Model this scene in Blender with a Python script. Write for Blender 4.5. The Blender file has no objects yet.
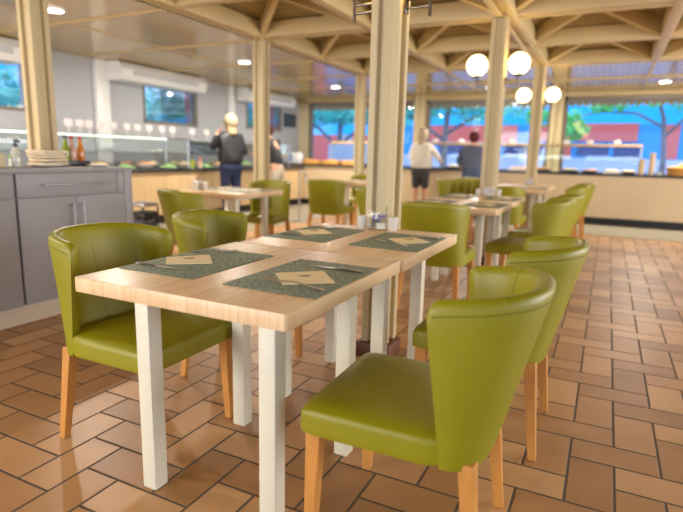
import bpy, bmesh, math, random
from mathutils import Vector, Matrix, Quaternion
random.seed(7)
PI = math.pi
SC = bpy.context.scene
COL = SC.collection

# ------------------------------------------------------------------ materials
def srgb(r, g, b):
    f = lambda c: (c/12.92 if c <= .04045 else ((c+.055)/1.055)**2.4)
    return (f(r/255), f(g/255), f(b/255), 1)

class NT:
    """small node helper"""
    def __init__(s, m):
        m.use_nodes = True
        s.t = m.node_tree; s.n = s.t.nodes; s.l = s.t.links
    def add(s, typ, **kw):
        n = s.n.new(typ)
        for k, v in kw.items(): setattr(n, k, v)
        return n
    def link(s, a, b): s.l.new(a, b)
    def math(s, op, a, b=None, c=None):
        n = s.add('ShaderNodeMath', operation=op)
        for i, v in enumerate((a, b, c)):
            if v is None: continue
            if isinstance(v, (int, float)): n.inputs[i].default_value = v
            else: s.link(v, n.inputs[i])
        return n.outputs[0]
    def ramp(s, fac, stops):
        n = s.add('ShaderNodeValToRGB')
        el = n.color_ramp.elements
        while len(el) < len(stops): el.new(.5)
        for e, (p, c) in zip(el, stops): e.position = p; e.color = c
        s.link(fac, n.inputs[0]); return n.outputs[0]
    def mix(s, fac, a, b):
        n = s.add('ShaderNodeMix', data_type='RGBA')
        for i, v in ((0, fac), (6, a), (7, b)):
            if isinstance(v, (int, float)): n.inputs[i].default_value = v
            elif isinstance(v, tuple): n.inputs[i].default_value = v
            else: s.link(v, n.inputs[i])
        return n.outputs[2]
    def coords(s, scale=(1, 1, 1), kind='Object'):
        c = s.add('ShaderNodeTexCoord'); m = s.add('ShaderNodeMapping')
        m.inputs['Scale'].default_value = scale
        s.link(c.outputs[kind], m.inputs[0]); return m.outputs[0]
    def noise(s, vec, scale, detail=2, rough=.5):
        n = s.add('ShaderNodeTexNoise'); n.inputs['Scale'].default_value = scale
        n.inputs['Detail'].default_value = detail; n.inputs['Roughness'].default_value = rough
        s.link(vec, n.inputs['Vector']); return n.outputs['Fac']
    def bump(s, h, strength, dist=.01):
        n = s.add('ShaderNodeBump'); n.inputs['Strength'].default_value = strength
        n.inputs['Distance'].default_value = dist
        s.link(h, n.inputs['Height']); s.link(n.outputs[0], s.n['Principled BSDF'].inputs['Normal'])
    def base(s, c): s.link(c, s.n['Principled BSDF'].inputs['Base Color'])

def mat(name, col, rough=.5, metal=0, var=0, vscale=8, bump=0, bscale=60, stretch=(1, 1, 1), coat=0, spec=None):
    m = bpy.data.materials.new(name); t = NT(m); p = t.n['Principled BSDF']
    p.inputs['Base Color'].default_value = col
    p.inputs['Roughness'].default_value = rough
    p.inputs['Metallic'].default_value = metal
    p.inputs['Coat Weight'].default_value = coat
    if spec is not None: p.inputs['Specular IOR Level'].default_value = spec
    if var:
        f = t.noise(t.coords(stretch), vscale, 3)
        d = tuple(c*(1-var) for c in col[:3])+(1,); l = tuple(min(1, c*(1+var)) for c in col[:3])+(1,)
        t.base(t.ramp(f, [(.25, d), (.75, l)]))
    if bump:
        t.bump(t.noise(t.coords(stretch), bscale, 2), bump, .003)
    return m

def glow(name, col, strength):
    m = bpy.data.materials.new(name); t = NT(m); p = t.n['Principled BSDF']
    p.inputs['Base Color'].default_value = col
    p.inputs['Emission Color'].default_value = col
    p.inputs['Emission Strength'].default_value = strength
    return m

def clear(name, tint=(1, 1, 1, 1), refl=.06, rough=.0):
    m = bpy.data.materials.new(name); t = NT(m)
    t.n.remove(t.n['Principled BSDF'])
    tr = t.add('ShaderNodeBsdfTransparent'); tr.inputs[0].default_value = tint
    gl = t.add('ShaderNodeBsdfGlossy'); gl.inputs['Roughness'].default_value = rough
    lw = t.add('ShaderNodeFresnel'); lw.inputs[0].default_value = 1.4
    mx = t.add('ShaderNodeMixShader')
    f = t.math('MULTIPLY_ADD', lw.outputs[0], .8, refl-.03)
    t.link(f, mx.inputs[0]); t.link(tr.outputs[0], mx.inputs[1]); t.link(gl.outputs[0], mx.inputs[2])
    t.link(mx.outputs[0], t.n['Material Output'].inputs[0])
    return m

M = {}
M['vinyl'] = mat('olive_vinyl', srgb(139, 133, 3), .45, var=.06, vscale=5, bump=.12, bscale=220)
M['vinyl_seam'] = mat('olive_seam', srgb(112, 110, 12), .5)
M['beech'] = mat('beech_leg', srgb(200, 138, 66), .45, var=.14, vscale=6, stretch=(6, 6, 1))
M['ivory'] = mat('ivory_paint', srgb(222, 217, 194), .42, var=.03, vscale=12)
M['column'] = mat('cream_column', srgb(196, 178, 136), .5, var=.03, vscale=3)
M['beam'] = mat('cream_beam', srgb(202, 180, 132), .5, var=.05, vscale=2, stretch=(2, 2, 2))
M['brownwood'] = mat('brown_wood', srgb(96, 52, 28), .5, var=.2, vscale=10)
M['cabinet'] = mat('grey_laminate', srgb(152, 150, 150), .5, var=.02, vscale=3)
M['cabinet_gap'] = mat('dark_gap', srgb(70, 68, 70), .7)
M['plinth'] = mat('pale_plinth', srgb(205, 190, 165), .5, var=.05)
M['steel'] = mat('brushed_steel', srgb(190, 190, 192), .28, 1, var=.05, vscale=30)
M['chrome'] = mat('nickel', srgb(226, 224, 222), .3, 1)
M['darksteel'] = mat('dark_nickel', srgb(120, 112, 105), .25, 1)
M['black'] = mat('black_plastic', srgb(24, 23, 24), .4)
M['blackstone'] = mat('black_counter', srgb(42, 40, 40), .2, var=.2, vscale=30)
M['counterwood'] = mat('counter_oak', srgb(203, 172, 128), .5, var=.1, vscale=5, stretch=(2, 2, .4))
M['counterpanel'] = mat('counter_panel', srgb(208, 184, 148), .5, var=.04, vscale=2)
M['wallgrey'] = mat('grey_wall_paint', srgb(178, 180, 184), .7, var=.02, vscale=2, bump=.05, bscale=120)
M['wallcream'] = mat('cream_wall_paint', srgb(214, 198, 160), .7, var=.02, vscale=2)
M['white'] = mat('white_plastic', srgb(232, 232, 230), .35, var=.01)
M['acgrille'] = mat('grey_grille', srgb(170, 172, 172), .5)
M['porcelain'] = mat('white_porcelain', srgb(222, 217, 204), .2, var=.01, coat=.2)
M['paper'] = mat('kraft_cream_paper', srgb(232, 212, 165), .75, var=.03, vscale=40, bump=.05, bscale=150)
M['ink'] = mat('grey_ink', srgb(96, 88, 74), .8)
M['blueink'] = mat('blue_marker', srgb(28, 48, 160), .6)
M['linen'] = mat('linen_cloth', srgb(226, 208, 178), .9, var=.06, vscale=30, bump=.3, bscale=200)
M['whitecard'] = mat('white_card', srgb(214, 204, 204), .7)
M['acrylic'] = clear('clear_acrylic', (.97, .98, .98, 1), .03, .1)
M['glass'] = clear('window_glass', (.96, .98, 1, 1), .03)
M['guard'] = clear('guard_glass', (.93, .98, .98, 1), .05)
M['darkframe'] = mat('window_frame', srgb(128, 116, 98), .5)
M['oilgreen'] = mat('olive_oil', srgb(128, 142, 30), .12, coat=.5)
M['vinegar'] = mat('pink_vinegar', srgb(206, 160, 140), .12, coat=.5)
M['sauce'] = mat('orange_sauce', srgb(206, 122, 30), .15, coat=.5)
M['clearb'] = mat('bottle_neck_glass', srgb(205, 205, 185), .1, coat=.5)
M['redcap'] = mat('red_cap', srgb(190, 30, 40), .35)
M['leafgreen'] = mat('salad_leaf', srgb(150, 196, 124), .5, var=.35, vscale=40)
M['salmon'] = mat('salmon_food', srgb(230, 176, 140), .5, var=.3, vscale=40)
M['bread'] = mat('bread_crust', srgb(216, 158, 92), .6, var=.25, vscale=25)
M['pasta'] = mat('pasta_food', srgb(232, 214, 160), .5, var=.2, vscale=40)
M['basket'] = mat('wicker_tan', srgb(214, 156, 78), .7, var=.2, vscale=40)
M['cup'] = mat('beige_cup', srgb(226, 200, 160), .4)
M['bluebox'] = mat('blue_print', srgb(90, 140, 205), .5)
M['globe'] = glow('lit_globe', (1, .74, .32, 1), 12)
M['downlight'] = glow('lit_downlight', (1, .93, .78, 1), 14)
M['tube'] = glow('lit_strip', (1, .97, .9, 1), 1.3)
M['skin'] = mat('skin', srgb(222, 164, 138), .5)
M['puffer'] = mat('black_puffer', srgb(36, 36, 40), .5, var=.2, vscale=10, bump=.6, bscale=14, stretch=(.3, .3, 1.6))
M['jeans'] = mat('navy_jeans', srgb(28, 40, 72), .8, var=.2, vscale=20)
M['bluejeans'] = mat('blue_jeans', srgb(72, 88, 122), .8, var=.2, vscale=20)
M['beigecloth'] = mat('beige_trousers', srgb(190, 178, 158), .85, var=.06)
M['creamtop'] = mat('cream_top', srgb(226, 218, 204), .85, var=.04, bump=.3, bscale=20)
M['darkshorts'] = mat('charcoal_shorts', srgb(66, 64, 68), .85, var=.1)
M['greytop'] = mat('slate_top', srgb(92, 98, 120), .85, var=.08)
M['blackcloth'] = mat('black_jacket', srgb(38, 38, 40), .7, var=.1)
M['blonde'] = mat('blonde_hair', srgb(158, 140, 110), .8, var=.2, vscale=30, stretch=(3, 3, .5))
M['ashblonde'] = mat('ash_blonde_hair', srgb(190, 170, 140), .5, var=.2, vscale=30, stretch=(3, 3, .5))
M['redhair'] = mat('auburn_hair', srgb(84, 30, 28), .85, var=.2, vscale=30)
M['eye'] = mat('eye', srgb(40, 30, 26), .2)
M['lips'] = mat('lips', srgb(180, 96, 90), .5)
M['shoe'] = mat('dark_shoe', srgb(50, 46, 46), .6)
M['bluewall'] = mat('blue_render', srgb(60, 170, 250), .8, var=.05, vscale=.6)
M['lavwall'] = mat('pale_lavender_render', srgb(214, 220, 250), .8, var=.04, vscale=.6)
M['redwall'] = mat('red_render', srgb(250, 118, 110), .8, var=.08, vscale=.6)
M['navyglass'] = mat('dark_blue_panes', srgb(30, 70, 140), .3)
M['trunk'] = mat('grey_bark', srgb(128, 126, 140), .85, var=.2, vscale=6)
M['leaf'] = mat('tree_leaf', srgb(120, 232, 216), .6, var=.35, vscale=3)
M['leafb'] = mat('broad_leaf', srgb(110, 215, 130), .6, var=.3, vscale=3)
M['hedge'] = mat('hedge_leaf', srgb(130, 222, 222), .6, var=.45, vscale=4)
M['yard'] = mat('pavement', srgb(150, 180, 225), .85, var=.05)
M['awning'] = mat('tan_awning', srgb(168, 146, 108), .7)
M['pinkpost'] = mat('pink_post', srgb(250, 130, 150), .6)
M['tvscreen'] = mat('dark_screen', srgb(70, 76, 84), .2)

# oak laminate with the grain along Y
def oak():
    m = bpy.data.materials.new('oak_laminate'); t = NT(m); p = t.n['Principled BSDF']
    v = t.coords((55, 1.6, 1.0)); a = t.noise(v, 1, 4, .6)
    b = t.noise(t.coords((9, .9, .6)), 1, 2)
    f = t.math('ADD', t.math('MULTIPLY', a, .7), t.math('MULTIPLY', b, .3))
    t.base(t.ramp(f, [(.33, srgb(206, 168, 118)), (.5, srgb(226, 192, 146)), (.66, srgb(238, 210, 168))]))
    p.inputs['Roughness'].default_value = .38
    t.bump(a, .03, .002)
    return m
M['oak'] = oak()

def woven():
    m = bpy.data.materials.new('woven_grey_green'); t = NT(m); p = t.n['Principled BSDF']
    v = t.coords((1, 1, 1))
    a = t.noise(t.coords((70, 300, 1)), 1, 3, .7); b = t.noise(t.coords((220, 50, 1)), 1, 2, .6)
    f = t.math('ADD', t.math('MULTIPLY', a, .6), t.math('MULTIPLY', b, .4))
    t.base(t.ramp(f, [(.36, srgb(52, 66, 54)), (.5, srgb(112, 124, 104)), (.64, srgb(186, 192, 166))]))
    p.inputs['Roughness'].default_value = .7
    t.bump(f, .5, .003)
    return m
M['woven'] = woven()

def herringbone():
    m = bpy.data.materials.new('terracotta_herringbone'); t = NT(m); p = t.n['Principled BSDF']
    W = .1548
    c = t.add('ShaderNodeTexCoord'); s = t.add('ShaderNodeSeparateXYZ'); t.link(c.outputs['Object'], s.inputs[0])
    u = t.math('DIVIDE', t.math('ADD', s.outputs[0], .020), W)
    v = t.math('DIVIDE', t.math('SUBTRACT', s.outputs[1], 2.245), W)
    i = t.math('FLOOR', u); j = t.math('FLOOR', v)
    fu = t.math('SUBTRACT', u, i); fv = t.math('SUBTRACT', v, j)
    mm = t.math('FLOORED_MODULO', t.math('ADD', i, j), 4.0)
    eq = lambda k: t.math('COMPARE', mm, float(k), .1)
    e0, e1, e2, e3 = eq(0), eq(1), eq(2), eq(3)
    far = lambda d, e: t.math('MULTIPLY_ADD', e, 10.0, d)
    dl = far(fu, e0); dr = far(t.math('SUBTRACT', 1.0, fu), e3)
    dt = far(t.math('SUBTRACT', 1.0, fv), e1); db = far(fv, e2)
    d = t.math('MINIMUM', t.math('MINIMUM', dl, dr), t.math('MINIMUM', dt, db))
    wob = t.noise(c.outputs['Object'], 60, 2)
    d = t.math('ADD', d, t.math('MULTIPLY', t.math('SUBTRACT', wob, .5), .012))
    grout = t.math('SMOOTH_MIN', 1.0, t.math('MAXIMUM', 0.0, t.math('MULTIPLY', t.math('SUBTRACT', d, .022), 60.0)), .05)
    ti = t.math('SUBTRACT', i, e0); tj = t.math('SUBTRACT', j, e2)
    cx = t.add('ShaderNodeCombineXYZ'); t.link(ti, cx.inputs[0]); t.link(tj, cx.inputs[1])
    wn = t.add('ShaderNodeTexWhiteNoise', noise_dimensions='3D'); t.link(cx.outputs[0], wn.inputs['Vector'])
    sp = t.noise(c.outputs['Object'], 220, 3, .7); cl = t.noise(c.outputs['Object'], 4, 3)
    tone = t.math('ADD', t.math('ADD', t.math('MULTIPLY', wn.outputs['Value'], .42), t.math('MULTIPLY', sp, .38)), t.math('MULTIPLY', cl, .3))
    colr = t.ramp(tone, [(.28, srgb(146, 103, 60)), (.55, srgb(180, 134, 86)), (.85, srgb(204, 160, 112))])
    pits = t.ramp(t.noise(c.outputs['Object'], 330, 1), [(.26, (0, 0, 0, 1)), (.33, (1, 1, 1, 1))])
    colr = t.mix(pits, srgb(122, 82, 52), colr)
    t.base(t.mix(grout, srgb(84, 70, 56), colr))
    r = t.math('SUBTRACT', .78, t.math('MULTIPLY', grout, t.math('MULTIPLY_ADD', sp, -.3, .5)))
    t.link(r, p.inputs['Roughness'])
    h = t.math('ADD', grout, t.math('MULTIPLY', sp, .12))
    t.bump(h, .45, .004)
    return m
M['tiles'] = herringbone()

def terrazzo():
    m = mat('grey_floor', srgb(150, 144, 126), .4, var=.06, vscale=3); return m
M['greyfloor'] = terrazzo()

def planks(name, axis, pitch, col, rough):
    m = bpy.data.materials.new(name); t = NT(m); p = t.n['Principled BSDF']
    c = t.add('ShaderNodeTexCoord'); s = t.add('ShaderNodeSeparateXYZ'); t.link(c.outputs['Object'], s.inputs[0])
    q = t.math('DIVIDE', s.outputs[axis], pitch)
    f = t.math('FRACT', q); k = t.math('FLOOR', q)
    g = t.math('LESS_THAN', f, .09)
    wn = t.add('ShaderNodeTexWhiteNoise', noise_dimensions='1D'); t.link(k, wn.inputs['W'])
    tone = t.math('ADD', t.math('MULTIPLY', wn.outputs['Value'], .6), t.math('MULTIPLY', t.noise(c.outputs['Object'], 3, 2), .4))
    d = tuple(x*.88 for x in col[:3])+(1,); l = tuple(min(1, x*1.08) for x in col[:3])+(1,)
    cc = t.ramp(tone, [(.2, d), (.8, l)])
    t.base(t.mix(g, tuple(x*.5 for x in col[:3])+(1,), cc))
    p.inputs['Roughness'].default_value = rough
    t.bump(t.math('SUBTRACT', 1.0, g), .3, .004)
    return m
M['flatceil'] = planks('glossy_plank_ceiling', 0, .09, srgb(244, 210, 130), .14)
M['coffer'] = planks('coffer_planks', 2, .026, srgb(196, 170, 112), .45)

# ------------------------------------------------------------------ mesh builder
class MB:
    def __init__(s): s.v = []; s.f = []
    def addm(s, vs, fs):
        o = len(s.v); s.v += [tuple(x) for x in vs]; s.f += [tuple(o+i for i in f) for f in fs]; return s
    def box(s, x0, x1, y0, y1, z0, z1, bev=0, seg=2):
        bm = bmesh.new(); bmesh.ops.create_cube(bm, size=1)
        for v in bm.verts:
            v.co = Vector((x0+(x1-x0)*(v.co.x+.5), y0+(y1-y0)*(v.co.y+.5), z0+(z1-z0)*(v.co.z+.5)))
        if bev: bmesh.ops.bevel(bm, geom=bm.edges[:], offset=bev, segments=seg, profile=.5, affect='EDGES')
        return s.frombm(bm)
    def frombm(s, bm, mtx=None):
        bm.verts.index_update()
        if mtx is not None: bmesh.ops.transform(bm, matrix=mtx, verts=bm.verts)
        s.addm([v.co for v in bm.verts], [[v.index for v in f.verts] for f in bm.faces]); bm.free(); return s
    def sphere(s, c, r, u=20, v=12):
        bm = bmesh.new(); bmesh.ops.create_uvsphere(bm, u_segments=u, v_segments=v, radius=1)
        rr = r if hasattr(r, '__len__') else (r, r, r)
        return s.frombm(bm, Matrix.Translation(c) @ Matrix.Diagonal((*rr, 1)))
    def tube(s, pts, r, n=10, cap=True):
        pts = [Vector(p) for p in pts]; rs = r if hasattr(r, '__len__') else [r]*len(pts)
        rings = []; up = None
        for k, p in enumerate(pts):
            a = pts[max(0, k-1)]; b = pts[min(len(pts)-1, k+1)]; d = (b-a).normalized()
            if up is None:
                up = d.orthogonal().normalized()
            else:
                up = (up - d*up.dot(d)).normalized()
            w = d.cross(up)
            rings.append([p+(up*math.cos(2*PI*i/n)+w*math.sin(2*PI*i/n))*rs[k] for i in range(n)])
        return s.rings(rings, cap)
    def rings(s, rings, cap=True, closed=True):
        n = len(rings[0]); vs = [p for r in rings for p in r]; fs = []
        for k in range(len(rings)-1):
            for i in range(n if closed else n-1):
                j = (i+1) % n
                fs.append((k*n+i, k*n+j, (k+1)*n+j, (k+1)*n+i))
        if cap:
            fs.append(tuple(range(n-1, -1, -1))); fs.append(tuple((len(rings)-1)*n+i for i in range(n)))
        return s.addm(vs, fs)
    def lathe(s, prof, c=(0, 0, 0), n=24):
        return s.rings([[(c[0]+max(r, .0004)*math.cos(2*PI*i/n), c[1]+max(r, .0004)*math.sin(2*PI*i/n), c[2]+z) for i in range(n)] for r, z in prof])
    def taper(s, c0, w0, c1, w1):
        q = lambda c, w: [(c[0]-w, c[1]-w, c[2]), (c[0]+w, c[1]-w, c[2]), (c[0]+w, c[1]+w, c[2]), (c[0]-w, c[1]+w, c[2])]
        return s.rings([q(c0, w0), q(c1, w1)])
    def prism(s, poly, z0, z1):
        return s.rings([[(x, y, z0) for x, y in poly], [(x, y, z1) for x, y in poly]])
    def build(s, name, m, parent=None, smooth=40, loc=None, rz=0, bevel=0):
        me = bpy.data.meshes.new(name); me.from_pydata(s.v, [], s.f)
        bm = bmesh.new(); bm.from_mesh(me); bmesh.ops.recalc_face_normals(bm, faces=bm.faces); bm.to_mesh(me); bm.free()
        me.materials.append(M[m] if isinstance(m, str) else m)
        if smooth:
            for p in me.polygons: p.use_smooth = True
            me.set_sharp_from_angle(angle=math.radians(smooth))
        o = bpy.data.objects.new(name, me); COL.objects.link(o)
        if parent is not None: o.parent = parent
        if loc is not None: o.location = loc
        o.rotation_euler.z = rz
        if bevel:
            b = o.modifiers.new('bev', 'BEVEL'); b.width = bevel; b.segments = 2; b.limit_method = 'ANGLE'
        return o

def tag(o, label, cat, group=None, kind=None):
    o['label'] = label; o['category'] = cat
    if group: o['group'] = group
    if kind: o['kind'] = kind
    return o
def thing(name, label, cat, loc=(0, 0, 0), rz=0, group=None):
    o = bpy.data.objects.new(name, None); COL.objects.link(o)
    o.empty_display_size = .1
    o.location = loc; o.rotation_euler.z = rz
    return tag(o, label, cat, group)
def struct(o): o['kind'] = 'structure'; return o
KIDS = {}
def copy_tree(src, parent=None):
    c = src.copy(); COL.objects.link(c)
    if parent is not None: c.parent = parent
    for ch in [x for x in src.children]: copy_tree(ch, c)
    return c
ORD = ['first', 'second', 'third', 'fourth', 'fifth', 'sixth', 'seventh', 'eighth', 'ninth', 'tenth', 'eleventh', 'twelfth', 'thirteenth', 'fourteenth', 'fifteenth', 'sixteenth']

# ------------------------------------------------------------------ the room
XL, YB, ZC = -7.3, 12.2, 2.5
XR, YF = 4.95, -3.42
GX = [-4.0+1.475*k for k in range(7)]          # beam lines, -4.0 .. 4.85
GY = [2.72+1.515*k for k in range(-4, 5)]      # beam lines, -3.34 .. 8.78

struct(MB().box(XL-.2, XR+.2, YF-.2, YB+.2, -.1, 0).build('floor', 'tiles', smooth=0))
fl = MB()
fl.box(-4.6, XR, 9.05, 10.72, .0005, .003); fl.box(-6.25, -4.62, 3.6, 10.72, .0005, .003)
struct(fl.build('floor_strip', 'greyfloor', smooth=0))

# left wall with three window openings, back wall, unseen walls with big openings
def wall_along_y(name, x0, x1, ya, yb, openings, m, z1=2.75):
    b = MB(); y = ya
    for (oy0, oy1, oz0, oz1) in openings:
        b.box(x0, x1, y, oy0, 0, z1); b.box(x0, x1, oy0, oy1, 0, oz0); b.box(x0, x1, oy0, oy1, oz1, z1); y = oy1
    b.box(x0, x1, y, yb, 0, z1)
    return struct(b.build(name, m, smooth=0))
def wall_along_x(name, y0, y1, xa, xb, openings, m, z1=2.75):
    b = MB(); x = xa
    for (ox0, ox1, oz0, oz1) in openings:
        b.box(x, ox0, y0, y1, 0, z1); b.box(ox0, ox1, y0, y1, 0, oz0); b.box(ox0, ox1, y0, y1, oz1, z1); x = ox1
    b.box(x, xb, y0, y1, 0, z1)
    return struct(b.build(name, m, smooth=0))
LWIN = [(3.45, 4.92, 1.62, 2.3), (6.97, 8.34, 1.60, 2.3), (9.92, 11.36, 1.66, 2.3)]
wall_along_y('wall_left', XL-.2, XL, YF-.2, YB+.2, LWIN, 'wallgrey')
BWIN = [(-7.0, -4.12, .86, 2.4), (-3.88, -1.17, .86, 2.4), (-.93, 4.7, .86, 2.4)]
wall_along_x('wall_back', YB, YB+.2, XL, XR+.2, BWIN, 'wallcream')
wall_along_y('wall_right', XR, XR+.2, YF-.2, YB, [(-2.6, 2.0, .5, 2.45), (2.4, 8.6, .5, 2.45)], 'wallcream')
wall_along_x('wall_front', YF-.2, YF, XL, XR, [(-6.6, -2.2, .5, 2.45), (-1.8, 4.4, .5, 2.45)], 'wallcream')

# windows: frame and pane
wi = 0
for (y0, y1, z0, z1) in LWIN:
    wi += 1
    b = MB(); t = .045
    for a in ((y0, y0+t, z0, z1), (y1-t, y1, z0, z1), (y0, y1, z0, z0+t), (y0, y1, z1-t, z1)):
        b.box(XL-.045, XL+.012, a[0]+.001, a[1]-.001, a[2]+.001, a[3]-.001)
    o = struct(b.build('window_%d' % wi, 'darkframe', smooth=0))
    struct(MB().box(XL-.024, XL-.018, y0+t, y1-t, z0+t, z1-t).build('pane', 'glass', o, smooth=0))
for (x0, x1, z0, z1) in BWIN:
    wi += 1
    b = MB(); t = .06
    for a in ((x0, x0+t, z0, z1), (x1-t, x1, z0, z1), (x0, x1, z0, z0+t), (x0, x1, z1-t, z1)):
        b.box(a[0]+.001, a[1]-.001, YB-.012, YB+.14, a[2]+.001, a[3]-.001)
    o = struct(b.build('window_%d' % wi, 'darkframe', smooth=0))
    struct(MB().box(x0+t, x1-t, YB+.082, YB+.09, z0+t, z1-t).build('pane', 'glass', o, smooth=0))

# cornice over the back windows and white service post on the left wall
struct(MB().box(XL, XR, YB-.16, YB-.014, 2.405, 2.5, .01).build('trim_1', 'beam'))
struct(MB().box(XL+.001, XL+.09, 5.97, 6.22, 0, 2.5, .01).build('trim_2', 'white'))
struct(MB().box(XL+.001, XL+.09, 9.25, 9.42, 0, 2.5, .01).build('trim_3', 'white'))

# flat glossy ceiling along the left and the back
c = MB(); c.box(XL, -4.06, YF, YB, ZC, ZC+.05); c.box(-4.06, XR, 8.85, YB, ZC, ZC+.05)
struct(c.build('ceiling', 'flatceil', smooth=0))
b = MB()
for y in [2.72+1.515*k for k in range(-3, 7)]: b.box(XL, -4.1, y-.02, y+.02, ZC-.012, ZC)
b.box(-5.56, -5.54, YF, YB-.2, ZC-.0081, ZC-.0001)
for x in GX: b.box(x-.02, x+.02, 8.86, YB-.17, ZC-.012, ZC)
b.box(-4.1, XR, 10.27, 10.33, ZC-.0221, ZC-.0001)
struct(b.build('trim_4', 'beam', smooth=0))
# pyramid coffers with plank faces
c = MB()
for i in range(len(GX)-1):
    for j in range(len(GY)-1):
        x0, x1, y0, y1 = GX[i], GX[i+1], GY[j], GY[j+1]
        a = ((x0+x1)/2, (y0+y1)/2, 2.89)
        q = [(x0, y0, 2.67), (x1, y0, 2.67), (x1, y1, 2.67), (x0, y1, 2.67)]
        c.addm(q+[a], [(0, 1, 4), (1, 2, 4), (2, 3, 4), (3, 0, 4)])
struct(c.build('ceiling_coffers', 'coffer', smooth=0))
struct(MB().box(XL-.2, XR+.2, YF-.2, YB+.2, 2.95, 3.05).build('roof', 'wallcream', smooth=0))
# hip rafters, one structure object per bay
for i in range(len(GX)-1):
    for j in range(len(GY)-1):
        b = MB(); cx, cy = (GX[i]+GX[i+1])/2, (GY[j]+GY[j+1])/2
        for x, y in ((GX[i], GY[j]), (GX[i+1], GY[j]), (GX[i+1], GY[j+1]), (GX[i], GY[j+1])):
            d = Vector((cx-x, cy-y, 0)); n = Vector((-d.y, d.x, 0)).normalized()*.03
            p, q = Vector((x, y, 2.505)), Vector((cx, cy, 2.72))
            h = Vector((0, 0, .17))
            b.rings([[p-n, p+n, p+n+h, p-n+h], [q-n, q+n, q+n+h, q-n+h]])
        struct(b.build('rafter', 'beam', smooth=0))
# beams: doubled with a groove on the column lines
for k, x in enumerate(GX):
    b = MB()
    if k % 2 == 0:
        b.box(x-.1, x-.03, GY[0], GY[-1]+.08, 2.5, 2.68, .006); b.box(x+.03, x+.1, GY[0], GY[-1]+.08, 2.5, 2.68, .006)
        b.box(x-.03, x+.03, GY[0], GY[-1]+.08, 2.53, 2.68)
    else: b.box(x-.055, x+.055, GY[0], GY[-1]+.05, 2.5, 2.68, .006)
    struct(b.build('beam', 'beam'))
for k, y in enumerate(GY):
    b = MB()
    if k % 2 == 0:
        b.box(GX[0]-.08, GX[-1], y-.1, y-.03, 2.501, 2.679, .006); b.box(GX[0]-.08, GX[-1], y+.03, y+.1, 2.501, 2.679, .006)
        b.box(GX[0]-.08, GX[-1], y-.03, y+.03, 2.531, 2.679)
    else: b.box(GX[0], GX[-1], y-.055, y+.055, 2.501, 2.679, .006)
    struct(b.build('beam', 'beam'))

# columns: four corner posts round a recessed core
def column(x, y, s=.077, base=False):
    b = MB(); g = .036; e = .03
    poly = []
    def side(k):
        pts = [(-s, -s), (-g, -s), (-g, -s+e), (g, -s+e), (g, -s), (s, -s)]
        a = k*PI/2; ca, sa = math.cos(a), math.sin(a)
        return [(px*ca-py*sa, px*sa+py*ca) for px, py in pts[:-1]]
    for k in range(4): poly += side(k)
    b.prism(poly, .09 if base else 0, 2.5)
    o = struct(b.build('column', 'column', smooth=0, loc=(x, y, 0)))
    o.modifiers.new('bev', 'BEVEL').width = .005
    if base: struct(MB().box(-.1, .1, -.1, .1, 0, .09, .006).build('column_base', 'brownwood', o))
    return o
COLS = {}
CX = -1.06
for nm, (x, y) in dict(c1=(-3.97, 2.76), c2=(-4, 5.76), c3=(-4, 8.78), c4=(CX-.025, 2.724), c5=(CX-.05, 5.76), c6=(CX, 8.78)).items():
    COLS[nm] = column(x, y, base=nm in ('c4', 'c5'))
column(-4, YB-.12, .11); column(-1.05, YB-.12, .11)

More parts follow.
